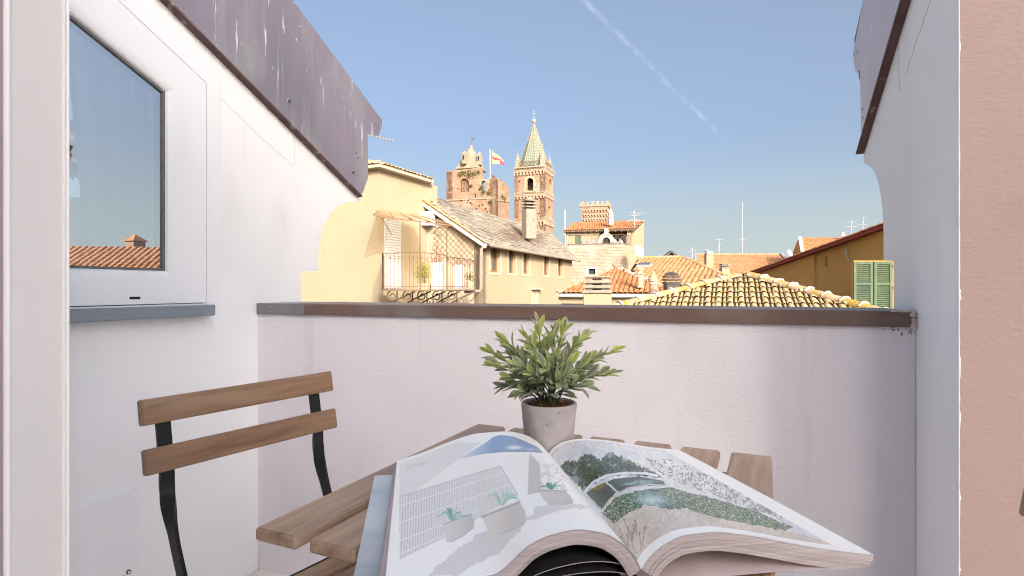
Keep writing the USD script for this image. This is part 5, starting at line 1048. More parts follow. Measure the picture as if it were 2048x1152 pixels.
# flag
fp = at(980.5, 357, 80); t = Thing('flag', 'yellow and crimson flag flying on a white pole above the ruined tower', 'flag', fp); tp = at(980, 298.5, 80); t.part('pole', MB().tube([fp - UZ * .5, tp], .055, 6), 'white_metal')
nU_, nV_ = 16, 9; v = []
for j in range(nV_):
    for i in range(nU_): u, w_ = i / (nU_ - 1), j / (nV_ - 1); v.append(at(984 + 24 * u, 301 + 20 * u + (25 - 16 * u) * w_ + 1.2 * math.sin(u * 9), 80 + .35 * math.sin(u * 8 + w_ * 2)))
ff = [[j * nU_ + i, j * nU_ + i + 1, (j + 1) * nU_ + i + 1, (j + 1) * nU_ + i] for j in range(nV_ - 1) for i in range(nU_ - 1)]
red = [k for k, f_ in enumerate(ff) if (3 <= (k // (nU_ - 1)) <= 4 and k % (nU_ - 1) < 9) or (k % (nU_ - 1) >= 10 and (k // (nU_ - 1)) >= 4) or (k % (nU_ - 1) >= 9 and 2 <= (k // (nU_ - 1)) <= 3)]
cl = t.part('cloth', MB().add(v, [f_ for k, f_ in enumerate(ff) if k not in red]), 'flag_yellow', smooth=True); t.part('emblem', MB().add(v, [ff[k] for k in red]), 'flag_red', parent=cl)

# bell tower with the spire
KB = cw((1088.5 - 1024) / FPX * 95, 95); fB = KB + (Rv * -.94 + Fv * .34) * 5.35; sB = KB + (Rv * .34 + Fv * .94) * 5.35; dA_, dS_ = U2(KB, fB), U2(KB, sB)
t = Thing('bell_tower', 'tall brick bell tower with a green tiled spire and corner pinnacles', 'tower', KB); W1, W2 = Wall(fB, KB), Wall(KB, sB); zt_ = zat(333.5, 95.5)
r1 = W1.rect(1053, 356, 1067, 381.5); op = [arch(*r1), arch(*W1.rect(1045, 408, 1066, 440))]; bands = [(342, 350), (391, 398), (443, 452)]
poly = sbox(0, GZ, W1.L, zt_).difference(unary_union(op)); poly = putlogs(poly, rg, 60, .24, .25, 6, W1.L - .4, zt_ - 2, unary_union(op)); m = MB(); W1.prism(m, poly, 0, .8); t.part('wall', m, 'tower_brick')
op2 = [arch(*W2.rect(1098, 359, 1103.5, 386)), arch(*W2.rect(1096.5, 412, 1101.5, 440))]; poly = sbox(0.0, GZ, W2.L, zt_).difference(unary_union(op2)); poly = putlogs(poly, rg, 24, .24, .25, 6, W2.L - .4, zt_ - 2, unary_union(op2)); m = MB(); W2.prism(m, poly, 0, .8); t.part('wall', m, 'tower_brick')
m = MB(); bk_ = KB + dA_ * 5.35 + dS_ * 5.35; closed_block(m, [fB - dA_ * .02, fB - dA_ * .8, bk_ - dA_ * .8, bk_], GZ, zt_ - .01); closed_block(m, [sB + dA_ * .8, bk_ - dA_ * .8, bk_ - dA_ * .8 - dS_ * .8, sB + dA_ * .8 - dS_ * .8], GZ, zt_ - .02); t.part('wall', m, 'tower_brick')
m = MB(); W1.box(m, .85, 8, W1.L - .85, zt_ - 2, -4.3, -2.6); t.part('inner_wall', m, 'terracotta')
for WW, rr in ((W1, r1),): 
    q = arch(rr[0] - .35, rr[1], rr[2] + .35, rr[3] + .35); m = MB(); WW.prism(m, q.difference(arch(*rr)), .08, .1); t.part('arch_surround', m, 'terracotta'); m = MB(); WW.box(m, rr[0] - .5, rr[1] - .25, rr[2] + .5, rr[1], 0, .22); t.part('sill', m, 'tower_stone')
for (ya, yb_) in bands:
    for WW, xa, xb_ in ((W1, 1029, 1087), (W2, 1089.5, 1107)):
        xm = (xa + xb_) / 2; z1_, z0_ = WW.uz(xm, ya)[1], WW.uz(xm, yb_)[1]; m = MB(); WW.box(m, 0, z1_ - .02, WW.L, z1_ + .22, 0, .30); n_ = 9; wd = WW.L / n_
        pl_ = sbox(0, z0_, WW.L, z1_ - .02)
        for k in range(n_): pl_ = pl_.difference(arch(k * wd + .12, z0_ - .1, (k + 1) * wd - .12, z1_ - .16, 7))
        WW.prism(m, pl_, .24, .24); t.part('arch_frieze', m, 'tower_stone')
        m = MB(); 
        for k in range(18): m.par(WW.P(WW.L * (k + .2) / 18, z1_ + .34, 0), WW.U * WW.L / 18 * .6, WW.N * .16, UZ * .22)
        t.part('dentil_row', m, 'tower_stone', kind='stuff')
m = MB(); 
for WW in (W1, W2): WW.box(m, 0, zt_ - .12, WW.L + .0, zt_ + .12, 0, .34)
t.part('cornice', m, 'tower_stone')
m = MB(); closed_block(m, [KB, fB, bk_, sB], zt_ - .1, zt_ - .04); t.part('floor_slab', m, 'tower_stone')
for (c_, h_) in ((KB + dA_ * .45 + dS_ * .45, 2.6), (fB - dA_ * .45 + dS_ * .45, 2.2), (sB + dA_ * .45 - dS_ * .45, 2.2), (bk_ - dA_ * .45 - dS_ * .45, 2.4)):
    m = MB(); m.rbox(c_ + UZ * (zt_ + .65), dA_ * .36, dS_ * .36, UZ * .75, .04); m.lathe(c_ + UZ * (zt_ + 1.4), [(.46, 0), (.46, .12), (.36, .14), (0, h_ - .9)], 4 if False else 8); m.sphere(c_ + UZ * (zt_ + h_ + .55), .10, 1); p = t.part('pinnacle', m, 'tower_stone'); m = MB(); q = c_ + UZ * (zt_ + h_ + .6); m.tube([q, q + UZ * .75], .022, 4); m.tube([q + UZ * .5 - dA_ * .2, q + UZ * .5 + dA_ * .2], .02, 4); t.part('cross', m, 'grey_metal', parent=p)
for (a, b) in ((KB + dS_ * .8, sB - dS_ * .8), (KB + dA_ * .8, fB - dA_ * .8)):
    m = MB(); m.tube([a + UZ * (zt_ + 1.0), b + UZ * (zt_ + 1.0)], .05, 4); m.tube([a + UZ * (zt_ + .3), b + UZ * (zt_ + .3)], .035, 4)
    for k in range(13): p = a + (b - a) * k / 12; m.tube([p + UZ * zt_, p + UZ * (zt_ + 1.0)], .028, 4)
    t.part('railing', m, 'iron_rail')
cs = KB + dA_ * 2.675 + dS_ * 2.675; rs = 2.86; zs0, zs1 = zt_ + .1, zat(243, 98); v, uv, f = [], [], []; ph0 = math.atan2(dA_[1], dA_[0]) + math.pi / 8
for k in range(8):
    a, b = ph0 + k * math.pi / 4, ph0 + (k + 1) * math.pi / 4; P_ = [cs + np.array([rs * math.cos(a), rs * math.sin(a), zs0]), cs + np.array([rs * math.cos(b), rs * math.sin(b), zs0]), cs + UZ * zs1]; w_ = np.linalg.norm(P_[1] - P_[0]); n0 = len(v)
    for j in range(13):
        q = j / 12
        for e in (0, 1): v.append(P_[e] * (1 - q) + P_[2] * q); uv.append((k * 7.0 + (e - .5) * w_ * (1 - q), q * (zs1 - zs0)))
    f += [[n0 + 2 * j, n0 + 2 * j + 1, n0 + 2 * j + 3, n0 + 2 * j + 2] for j in range(12)]
f = np.array(f); fs = np.vstack([f[:, [0, 1, 2]], f[:, [0, 2, 3]]]); t.part('spire', (np.array(v), fs), 'spire_tile', uv=uv)
m = MB()
for k in range(8): a = ph0 + k * math.pi / 4; m.tube([cs + np.array([rs * math.cos(a), rs * math.sin(a), zs0]), cs + UZ * zs1], [.07, .05], 4, False)
t.part('spire_rib', m, 'tower_stone'); t.part('ball', MB().sphere(cs + UZ * (zs1 + .22), .36, 2), 'terracotta', smooth=True)
m = MB(); q = cs + UZ * (zs1 + .5); m.tube([q, q + UZ * 1.55], .05, 5); m.tube([q + UZ * 1.05 - Rv * .36, q + UZ * 1.05 + Rv * .36], .045, 5); t.part('cross', m, 'grey_metal')

# battlemented tower
KC = cw((1215 - 1024) / FPX * 110, 110); hC = 5.15; d1, d2 = Rv * -.965 + Fv * .26, Rv * .26 + Fv * .965; cC = KC + d1 * hC / 2 + d2 * hC / 2
t = Thing('battlemented_tower', 'distant brick tower with a flared battlemented head', 'tower', KC)
def sq(z, hw): return [cC + d1 * hw * a + d2 * hw * b + UZ * z for a, b in ((-1, -1), (1, -1), (1, 1), (-1, 1))]
zh, zm = zat(412, 110), zat(448, 110); hw0, hw1 = hC / 2 * .91, hC / 2 * 1.03
m = MB(); m.add(sq(GZ, hw0) + sq(zm, hw0) + sq(zh, hw1), [[i, (i + 1) % 4, 4 + (i + 1) % 4, 4 + i] for i in range(4)] + [[4 + i, 4 + (i + 1) % 4, 8 + (i + 1) % 4, 8 + i] for i in range(4)] + [[8, 9, 10, 11]]); v_, f_ = m.get(); t.part('shaft', (v_, f_[:, ::-1]), 'tower_brick')
for py in (419, 428, 437):
    z = zat(py, 110); hw = hw0 + (hw1 - hw0) * (z - zm) / (zh - zm); m = MB(); S_ = sq(z, hw)
    for a, b in ((S_[0], S_[1]), (S_[0], S_[3])):
        WW = Wall(b, a); m2 = sbox(0, z - .42, WW.L, z + .12)
        for k in range(9): m2 = m2.difference(arch(WW.L * k / 9 + .09, z - .5, WW.L * (k + 1) / 9 - .09, z - .02, 7))
        WW.prism(m, m2, .22, .25)
    t.part('arch_frieze', m, 'tower_stone')
S_ = sq(zh, hw1 + .18)
m = MB(); closed_block(m, S_, zh, zh + .35); t.part('parapet', m, 'tower_stone')
for i in range(4):
    a, b = S_[i], S_[(i + 1) % 4]; L = np.linalg.norm(b - a); e_ = (b - a) / L; n_ = -nrm(np.cross(e_, UZ)); n_ = n_ if n_ @ (cC - (a + b) / 2) > 0 else -n_
    for k in range(6): p = a + e_ * (L * k / 6 + .02) + UZ * .35 + n_ * .02; t.part('merlon', MB().par(p, e_ * L / 6 * .58, n_ * .4, UZ * .62), 'tower_stone')
WW = Wall(sq(0, hw0 + .0)[1], sq(0, hw0)[0]); r_ = WW.rect(1184, 440, 1196, 462); m = MB(); WW.prism(m, arch(*r_), .03, .06); t.part('arch_window', m, 'dark_void')

# ------------------------------------------------------------------ the house with the loggia and its brick base
tL = 55.0
A_, B_ = cw((1143 - 1024) / FPX * tL, tL), cw((1246 - 1024) / FPX * (tL - 1.2), tL - 1.2); dL = U2(A_, B_); nL = nrm(np.cross(dL, UZ)); nL = nL if nL @ (EYE - A_) > 0 else -nL
t = Thing('loggia_house', 'pale house with red tiled roof, dark loggia and terrace on a brick base', 'house', B_); WB = Wall(A_, B_); C_ = B_ - nL * 6.5
zT = WB.uz(1200, 487)[1]
o_ = sbox(*WB.rect(1177, 538, 1191, 549)); poly = sbox(-.4, GZ, WB.L, zT).difference(o_); m = MB(); WB.prism(m, poly, 0, .5); t.part('brick_wall', m, 'old_brick')
u0, z0, u1, z1 = WB.rect(1177, 538, 1191, 549); m = MB(); WB.prism(m, sbox(u0 - .2, z0 - .2, u1 + .2, z1 + .2).difference(o_), .05, .2); w_ = t.part('window', m, 'white_trim'); m = MB(); WB.box(m, u0, z0, u1, z1, -.3, -.25); t.part('pane', m, 'far_glass', parent=w_)
W3 = Wall(B_, B_ + (Rv * .55 + Fv * .835) * 2.3); m = MB(); W3.prism(m, sbox(0.01, GZ, W3.L, zT), 0, .5); t.part('side_wall', m, 'cream_stucco')
m = MB(); m.slabq([A_ - dL * .4 + UZ * zT, B_ + UZ * zT, W3.B + UZ * zT, W3.B - nL * 4 + UZ * zT, A_ - nL * 6 + UZ * zT], .12); t.part('terrace_slab', m, 'concrete_cap')
tU = tL + 2.2; UA, UB = cw((1133 - 1024) / FPX * tU, tU), cw((1261 - 1024) / FPX * tU * .985, tU * .985); WU = Wall(UA, UB); zU = WU.uz(1200, 461)[1]
lo = sbox(*WU.rect(1199, 463, 1254, 488)); dr = sbox(*WU.rect(1150, 470, 1161.5, 488)); poly = sbox(0, zT - .2, WU.L, zU).difference(lo).difference(dr); m = MB(); WU.prism(m, poly, 0, .3); t.part('upper_wall', m, 'cream_stucco')
UC = UB + (Rv * .5 + Fv * .86) * 4.5; W4 = Wall(UB, UC); m = MB(); W4.prism(m, [(0.01, zT - 3), (W4.L, zT - 3), (W4.L, zU + 1.25), (0.01, zU + .1)], 0, .3); t.part('side_wall', m, 'cream_stucco')
m = MB(); WU.box(m, *WU.rect(1150, 470, 1161.5, 488), -.2, -.12); d_ = t.part('door', m, 'green_shutter', label='green shuttered terrace door')
lb = lo.bounds; m = MB(); WU.box(m, lb[0] - .05, lb[1] - .2, lb[2] + .05, lb[3] + .2, -2.7, -2.5); WU.box(m, lb[0] - .2, lb[1] - .2, lb[0], lb[3], -2.6, -.3); t.part('loggia_wall', m, 'window_wood')
for (x0, x1) in ((1231, 1241), (1244, 1254)):
    m = MB(); WU.box(m, *WU.rect(x0, 465, x1, 475), -2.5, -2.42); w_ = t.part('loggia_window', m, 'white_trim'); m = MB(); WU.box(m, *WU.rect(x0 + 1, 466.5, x1 - 1, 474), -2.42, -2.40); t.part('pane', m, 'far_glass', parent=w_)
m = MB(); e0_, e1_ = UA - WU.U * .25 + WU.N * .5 + UZ * (zU - .02), UB + WU.U * .5 + WU.N * .5 + UZ * (zU - .02 + .1); k0_, k1_ = UA + WU.U * .6 - WU.N * 3.6 + UZ * (zU + 1.15), UB + WU.U * 1.6 - WU.N * 3.6 + UZ * (zU + 1.3)
m.slabq([e0_, e1_, k1_, k0_], .15); m.slabq([UA - WU.U * .25 - WU.N * 7 + UZ * zU, e0_, k0_], .1); m.slabq([k0_, k1_, UB - WU.N * 7 + UZ * zU, UA - WU.N * 7 + UZ * zU], .1); t.part('roof', m, 'roof_deck')
m = MB(); P_ = [e0_, e1_, k1_, k0_]; u_, v_, n_ = plane_axes(P_); tile_field(m, P_, u_, v_, n_, e0_ - v_ * .05, .24, .34, .115, lift=.02, n=5, seed=4); t.part('roof_tile', m, 'tile_red', kind='stuff', smooth=50)
m = MB()
for k in range(11): a = UA + WU.U * WU.L * k / 10.5; m.bar(a + UZ * (zU - .12), a + WU.N * .48 + UZ * (zU - .12), .10, .12)
t.part('rafter_end', m, 'window_wood'); t.part('downpipe', MB().tube([UA - WU.U * .1 + WU.N * .1 + UZ * zU, UA - WU.U * .1 + WU.N * .1 + UZ * (zT - 1)], .06, 6), 'grey_metal')
rl_ = [A_ + UZ * zT - dL * .3, B_ + UZ * zT, W3.B + UZ * zT]
m = MB()
for a, b in zip(rl_[:-1], rl_[1:]):
    m.tube([a + UZ * .85, b + UZ * .85], .028, 4)
    for k in range(int(np.linalg.norm(b - a) / .14)): p = a + U2(a, b) * (.14 * k); m.tube([p, p + UZ * .85], .012, 4)
t.part('railing', m, 'iron_rail', kind='stuff')
for i, (px, r_) in enumerate([(1168, .33), (1178, .38), (1186, .36), (1196, .42), (1228, .38), (1240, .3)]):
    c = WU.P(WU.uz(px, 486)[0], zT, .9); q = Thing('furniture_cover', ['leftmost low grey heap on the loggia terrace', 'second low grey heap on the loggia terrace', 'third low grey heap on the loggia terrace', 'grey pointed cover just left of the terrace oven', 'grey rounded cover just right of the terrace oven', 'small grey cover at the right of the loggia terrace'][i], 'cover', c); q.part('cover_cloth', MB().lathe(c, [(r_ * 1.1, 0), (r_, .2), (r_ * .5, .42), (.05, .58)], 9), 'grey_cover'); q.part('base', MB().lathe(c, [(r_ * 1.2, 0), (r_ * 1.2, .05), (0, .05)], 9), 'concrete_cap')
c = WU.P(WU.uz(1212, 486)[0], zT, .75); q = Thing('terrace_oven', 'pale domed garden oven with a dark mouth on the loggia terrace', 'oven', c); ang = math.atan2(WU.U[1], WU.U[0])
m = MB(); q_ = arch(-.75, 0, .75, 1.15).difference(arch(-.38, .12, .38, .72)); m.prism(q_, c + WU.N * .3, WU.U, UZ, .6 if np.cross(WU.U, UZ) @ WU.N < 0 else -.6); q.part('vault', m, 'mortar'); m = MB(); m.prism(arch(-.42, .1, .42, .75), c + WU.N * -.1, WU.U, UZ, .1); q.part('mouth', m, 'dark_void'); m = MB(); m.rbox(c + UZ * 1.25, WU.U * .2, WU.N * .2, UZ * .35, .02); q.part('flue', m, 'mortar')
tc, top, w, d, r_, f_ = chimney_stack('chimney', 'small pale ribbed chimney in front of the battlemented tower', 1216.5, 1226, 438, 450, 57, 'mortar', rot=.2)
for k in range(4): tc.part('cap_slab', MB().rbox(top + UZ * (.02 + k * .16), r_ * w * .5, f_ * d * .5, UZ * .035, .01), 'white_trim')
tc.part('flue', MB().rbox(top + UZ * .3, r_ * w * .3, f_ * d * .3, UZ * .3, .01), 'mortar'); tc.part('cap_top', MB().lathe(top + UZ * .62, [(w * .4, 0), (w * .3, .25), (0, .5)], 8), 'white_trim')

# ------------------------------------------------------------------ tiled roofs in the middle distance
def roof_face(t, P, mat_, pitch, expo, r, seed, n=5, under=.06, flat=.6):
    m = MB(); m.slabq(P, under); t.part('roof_deck', m, 'roof_deck'); u_, v_, n_ = plane_axes(P); m = MB(); tile_field(m, P, u_, v_, n_, P[0] - v_ * .04, pitch, expo, r, lift=.015, n=n, seed=seed, flat=flat); t.part('roof_tile', m, mat_, kind='stuff', smooth=50)
def below(t, P, mat_, drop=10.0, inset_=.3):
    m = MB(); c = np.mean(P, 0); Q = [p + (c - p) * [inset_ / 4, inset_ / 4, 0] for p in P]; closed_block(m, Q, GZ, min(p[2] for p in P) - .05); t.part('wall', m, mat_)
# red hipped roof
L_, R_, A_ = at(1116, 586, 17.6), at(1352, 590.5, 16.6), at(1230, 537, 20.4); L_[2] = R_[2] = zat(587, 17.0); Bk_ = R_ + (L_ - R_) * .15 + Fv * 6.5; Bl_ = L_ + Fv * 5.5 + Rv * .6
t = Thing('red_roofed_house', 'low pale house with a bright red hipped tile roof and white gutter', 'house', (L_ + R_) / 2 - UZ * L_[2])
roof_face(t, [L_, R_, A_], 'tile_red', .155, .19, .072, 5); roof_face(t, [R_, Bk_, A_], 'tile_red', .2, .26, .09, 6); m = MB(); m.slabq([Bl_, L_, A_], .05); m.slabq([Bk_, Bl_, A_], .05); t.part('roof_deck', m, 'tile_red')
ridge_caps(t, R_, A_, .26, .095, 'tile_ridge', lift=.02); ridge_caps(t, L_, A_, .34, .08, 'tile_ridge', lift=.015)
inw = nrm((A_ - (L_ + R_) / 2) * [1, 1, 0]); m = MB(); closed_block(m, [L_ + inw * .35 + (R_ - L_) * .03, R_ + inw * .35 - (R_ - L_) * .03, Bk_ - inw * .3, Bl_ - inw * .3], GZ, L_[2] - .06); t.part('wall', m, 'cream_stucco')
m = MB(); m.tube([L_ - UZ * .07 - inw * .05, R_ - UZ * .07 - inw * .05], .055, 7); t.part('gutter', m, 'white_trim', smooth=True); m = MB(); m.par(L_ - UZ * .32 + inw * .12, (R_ - L_), inw * .25, UZ * .2); t.part('eave_band', m, 'cream_stucco')
# broad orange roof
P_ = [at(1256, 572, 30), at(1492, 570, 27.5), at(1366, 514.5, 35.79), at(1276, 518, 37)]; P_[1][2] = P_[0][2]; P_[2][2] = P_[3][2] = zat(517, 37)
t = Thing('orange_roofed_house', 'broad orange tiled roof with a small skylight, behind the terracotta chimney pots', 'house', P_[0]); roof_face(t, P_, 'tile_orange', .27, .36, .125, 8)
Q_ = P_[2] + Fv * 6 - UZ * 2.5 + Rv * 5; m = MB(); m.slabq([P_[1], Q_, P_[2]], .06); t.part('roof_deck', m, 'tile_orange'); ridge_caps(t, P_[1], P_[2], .45, .14, 'tile_ridge', mortar=False, name=None); ridge_caps(t, P_[3], P_[2], .45, .15, 'tile_ridge', mortar=False, name=None); below(t, [P_[0], P_[1], P_[1] + Fv * 9, P_[0] + Fv * 9], 'cream_stucco')
m = MB(); m.slabq([P_[3] + UZ * .02, P_[2] + UZ * .02, P_[2] + Fv * 8 - UZ * 2.5, P_[3] + Fv * 8 - UZ * 2.5], .06); t.part('roof_deck', m, 'roof_deck')
c = at(1289, 534, 34.2); u_, v_, n_ = plane_axes(P_); m = MB(); m.rbox(c + n_ * .12, u_ * .42, v_ * .38, n_ * .09, .02); w_ = t.part('skylight', m, 'grey_metal'); t.part('pane', MB().rbox(c + n_ * .22, u_ * .34, v_ * .30, n_ * .008, .002), 'far_glass', parent=w_)
m = MB(); g0, g1, g2 = at(1322, 517, 38.5), at(1358, 517, 38.5), at(1340, 505, 38.5); m.slabq([g0, g1, g2], .2); gd = t.part('dormer_gable', m, 'cream_stucco'); m = MB(); m.bar(g0 - UZ * .05 - Fv * .15, g2 + UZ * .05 - Fv * .15, .5, .12); m.bar(g1 - UZ * .05 - Fv * .15, g2 + UZ * .05 - Fv * .15, .5, .12); t.part('dormer_verge', m, 'black_vent', parent=gd)
t.part('ridge_cable', MB().tube([at(1321, 519, 36.7), at(1328, 535, 34), at(1337, 550, 31.5)], .02, 4), 'white_trim')
# farther orange roof with two chimneys
P_ = [at(1392, 549, 47), at(1592, 549, 47), at(1563, 509.5, 55), at(1391, 511, 55)]; P_[1][2] = P_[0][2]; P_[2][2] = P_[3][2] = zat(510, 55)
t = Thing('orange_roofed_house', 'farther plain orange tiled roof behind two small cream chimneys', 'house', P_[0]); roof_face(t, P_, 'tile_orange', .30, .42, .14, 9); below(t, [P_[0], P_[1], P_[1] + Fv * 12, P_[0] + Fv * 12], 'cream_stucco'); m = MB(); m.slabq([P_[3] - UZ * .02, P_[2] - UZ * .02, P_[2] + Fv * 8 - UZ * 4, P_[3] + Fv * 8 - UZ * 4], .06); t.part('roof_deck', m, 'roof_deck')
t.part('verge_board', MB().bar(P_[0] + UZ * .1, P_[3] + UZ * .1, .25, .25), 'grey_metal'); t.part('verge_board', MB().bar(P_[1] + UZ * .1, P_[2] + UZ * .1, .25, .25), 'grey_metal'); ridge_caps(t, P_[3], P_[2], .5, .17, 'tile_ridge', mortar=False, name=None)
tc, top, w, d, r_, f_ = chimney_stack('chimney', 'cream chimney with grey metal cowl on the far orange roof', 1410.5, 1424.5, 509, 540, 48.5, 'cream_stucco')
tc.part('cowl', MB().rbox(top + UZ * .16, r_ * w * .46, f_ * d * .46, UZ * .14, .02), 'grey_metal'); tc.part('cowl_vane', MB().tube([top - r_ * w * .6, top - r_ * w * .6 + UZ * .42, top + UZ * .40], .02, 5), 'grey_metal')
tc, top, w, d, r_, f_ = chimney_stack('chimney', 'low cream chimney with slatted concrete cap right of the cowled one', 1441, 1457, 537, 560, 41, 'cream_stucco')
for k in range(3): tc.part('cap_slab', MB().rbox(top + UZ * (.06 + k * .12), r_ * w * .55, f_ * d * .55, UZ * .03, .01), 'concrete_cap'); tc.part('cap_block', MB().rbox(top + UZ * (.01 + k * .12), r_ * w * .35, f_ * d * .35, UZ * .03, .005), 'black_vent')
# brown gabled roof at the far right
P_ = [at(1609, 518, 44), at(1720, 518, 44), at(1694, 476, 50), at(1601, 476, 50)]; P_[1][2] = P_[0][2]; P_[2][2] = P_[3][2] = zat(476.5, 50)
t = Thing('gabled_house', 'ochre gabled house with a brown tiled roof above the red verge', 'house', P_[0]); roof_face(t, P_, 'tile_red', .30, .42, .14, 12); below(t, [P_[0], P_[1], P_[1] + Fv * 12, P_[0] + Fv * 12], 'ochre_stucco')
bl = at(1585, 519, 52.0); m = MB(); m.slabq([P_[3] - UZ * .1, P_[0] - UZ * .1, P_[0] - UZ * 5, bl - UZ * 5, bl], .2); t.part('gable_wall', m, 'ochre_stucco'); m = MB(); m.bar(P_[0] - Rv * .06, P_[3] - Rv * .06, .28, .35); t.part('verge_board', m, 'mortar'); m = MB(); m.slabq([P_[3] - UZ * .02, P_[2] - UZ * .02, P_[2] + Fv * 8 - UZ * 4, bl], .06); t.part('roof_deck', m, 'roof_deck')
c = at(1685.5, 476, 49); q = Thing('roof_vent', 'little pale mushroom vent on the brown gabled roof', 'vent', c); q.part('pipe', MB().tube([c - UZ * .3, c + UZ * .15], .10, 8), 'mortar'); q.part('hood', MB().lathe(c + UZ * .12, [(.22, 0), (.24, .1), (.12, .2), (.14, .32), (0, .4)], 10), 'mortar')

# ------------------------------------------------------------------ the ochre house with the red verge, its shutters
tR_, tLf = 13.0, 18.6
V0, V1 = at(1508, 549, tLf), at(1772, 457, tR_ - .1)
t = Thing('ochre_house', 'shaded ochre house with a dark red sloping verge and green shutters, right', 'house', V1 - UZ * V1[2])
WO = Wall(V0, V1); p0, p1 = WO.uz(1508, 549), WO.uz(1772, 457); ex = 1.6; sl = (p1[1] - p0[1]) / (p1[0] - p0[0]); uE = p1[0] + ex
u_s = WO.uz(1628, 560)[0]
poly = Polygon([(p0[0] - .4, GZ), (u_s, GZ), (u_s, p0[1] + sl * (u_s - p0[0])), (p0[0] - .4, p0[1] - .4 * sl)]); m = MB(); WO.prism(m, poly, .0, .4); t.part('wall', m, 'ochre_stucco')
poly = Polygon([(u_s, GZ), (uE, GZ), (uE, p1[1] + sl * ex), (u_s, p0[1] + sl * (u_s - p0[0]))]); m = MB(); WO.prism(m, poly, -.06, .4); t.part('wall', m, 'ochre_stucco')
a = WO.P(p0[0] - .5, p0[1] - .5 * sl, .08); b = WO.P(uE, p1[1] + sl * ex, .08); m = MB(); m.bar(a + UZ * .03, b + UZ * .03, .16, .09); t.part('verge_board', m, 'red_board', label='dark red verge board'); 
rb_ = WO.P(p0[0] - .5, p0[1] - .5 * sl, -6.0); rb2 = WO.P(uE, p1[1] + sl * ex, -6.0); m = MB(); m.slabq([a + UZ * .10, b + UZ * .10, rb2 + UZ * .10, rb_ + UZ * .10], .06); t.part('roof_deck', m, 'roof_deck')
d_ = nrm(b - a); n_ = nrm(np.cross(WO.N, d_)); n_ = n_ if n_[2] > 0 else -n_; rg = np.random.default_rng(31)
for i in range(int(np.linalg.norm(b - a) / .30)):
    o = a + d_ * (.30 * i) + n_ * (.055 + rg.uniform(0, .01)) + WO.N * .03; m = MB(); coppo(m, o, WO.N, d_, n_, .37, .088, .075, 7); t.part('verge_tile', m, 'tile_red', smooth=50)
m = MB()
for r_i in range(1, 12):
    for i in range(int(np.linalg.norm(b - a) / .30)): o = a + d_ * (.30 * i) + n_ * .055 - WO.N * .2 * r_i; coppo(m, o, WO.N, d_, n_, .37, .088, .075, 5)
t.part('roof_tile', m, 'tile_red', kind='stuff', smooth=50)
m = MB(); m.tube([WO.P(*WO.uz(x, y), .0) for x, y in [(1692, 497), (1692.5, 512), (1697, 519), (1699, 523)]], .018, 6); t.part('pipe', m, 'grey_metal', smooth=True)
m = MB(); u_, z_ = WO.uz(1649, 523); WO.box(m, u_ - .02, z_ - .12, u_ + .02, z_ + .12, -.1, -.03); t.part('rust_mark', m, 'window_wood')
# the wall return that carries the shutters
tS = 12.1; S0, S1 = at(1703, 520, tS), at(1795, 520, tS); WS = Wall(S0, S1); za_, zb_ = WS.uz(1745, 521)[1], WS.uz(1745, 524)[1]
m = MB(); WS.prism(m, sbox(.03, GZ, WS.L + .6, zb_ + .03), -.0, .04); t.part('window_wall', m, 'ochre_stucco')
m = MB(); WS.box(m, 0.03, zb_ + .005, WS.L, zb_ + .03, .001, .03); t.part('window_lintel', m, 'ochre_stucco')
for (x0, x1) in ((1705.5, 1743.5), (1746.0, 1782.5)):
    u0, u1 = WS.uz(x0, 570)[0], WS.uz(x1, 570)[0]; z1, z0 = zb_, zb_ - 1.75; fw = .056; zm = WS.uz(1745, 568)[1]
    fr_ = sbox(u0, z0, u1, z1).difference(sbox(u0 + fw, zm + .022, u1 - fw, z1 - .05)).difference(sbox(u0 + fw, z0 + .06, u1 - fw, zm - .022)); m = MB(); WS.prism(m, fr_, .045, .035); s_ = t.part('shutter', m, 'green_shutter')
    for (a_, b_) in ((zm + .022, z1 - .05), (z0 + .06, zm - .022)):
        k_ = int((b_ - a_) / .040)
        for k in range(k_):
            z = a_ + (k + .1) * (b_ - a_) / k_; m = MB(); p = WS.P(u0 + fw - .003, z, .038); m.par(p, WS.U * (u1 - u0 - 2 * fw + .006), UZ * .028 - WS.N * .030, UZ * .005 + WS.N * .004); t.part('slat', m, 'green_shutter', parent=s_)
    for z in (z1 - .12, zm - .1): m = MB(); m.tube([WS.P(u0 if x0 < 1720 else u1, z, .05), WS.P(u0 if x0 < 1720 else u1, z + .05, .05)], .012, 6); t.part('hinge', m, 'iron_rail', parent=s_)

# ------------------------------------------------------------------ the near lichen covered hip roof, tile by tile
Ll = cw(.184 * 11.9, 11.9, .534); Rr = Ll + UX * 4.594; Aa = Ll + UX * 2.545 + UY * 2.26; Aa[2] = zat(551, float((Aa - EYE) @ Fv))
Rr2, Ll2 = Aa + (Rr - Aa) * 1.6, Aa + (Ll - Aa) * 1.6
t = Thing('lichen_roof_house', 'low house whose hip roof of old barrel tiles is yellow with lichen', 'house', (Rr2 + Ll2) / 2 - UZ * Rr2[2])
u_, v_, n_ = plane_axes([Ll2, Rr2, Aa]); bkR, bkL = Rr2 + Fv * 6.0 + Rv * 2.4, Ll2 + Fv * 6.0 + Rv * 3.6
m = MB(); m.slabq([Ll2, Rr2, Aa], .05); m.slabq([Rr2, bkR, Aa], .05); m.slabq([bkL, Ll2, Aa], .05); m.slabq([bkR, bkL, Aa], .05); t.part('roof_deck', m, 'tile_channel')
m = MB(); closed_block(m, [Ll2 + (Aa - Ll2) * [.05, .05, 0], Rr2 + (Aa - Rr2) * [.05, .05, 0], bkR - Fv * .3, bkL - Fv * .3], GZ, Ll2[2] - .08); t.part('wall', m, 'cream_stucco')
far_ = []
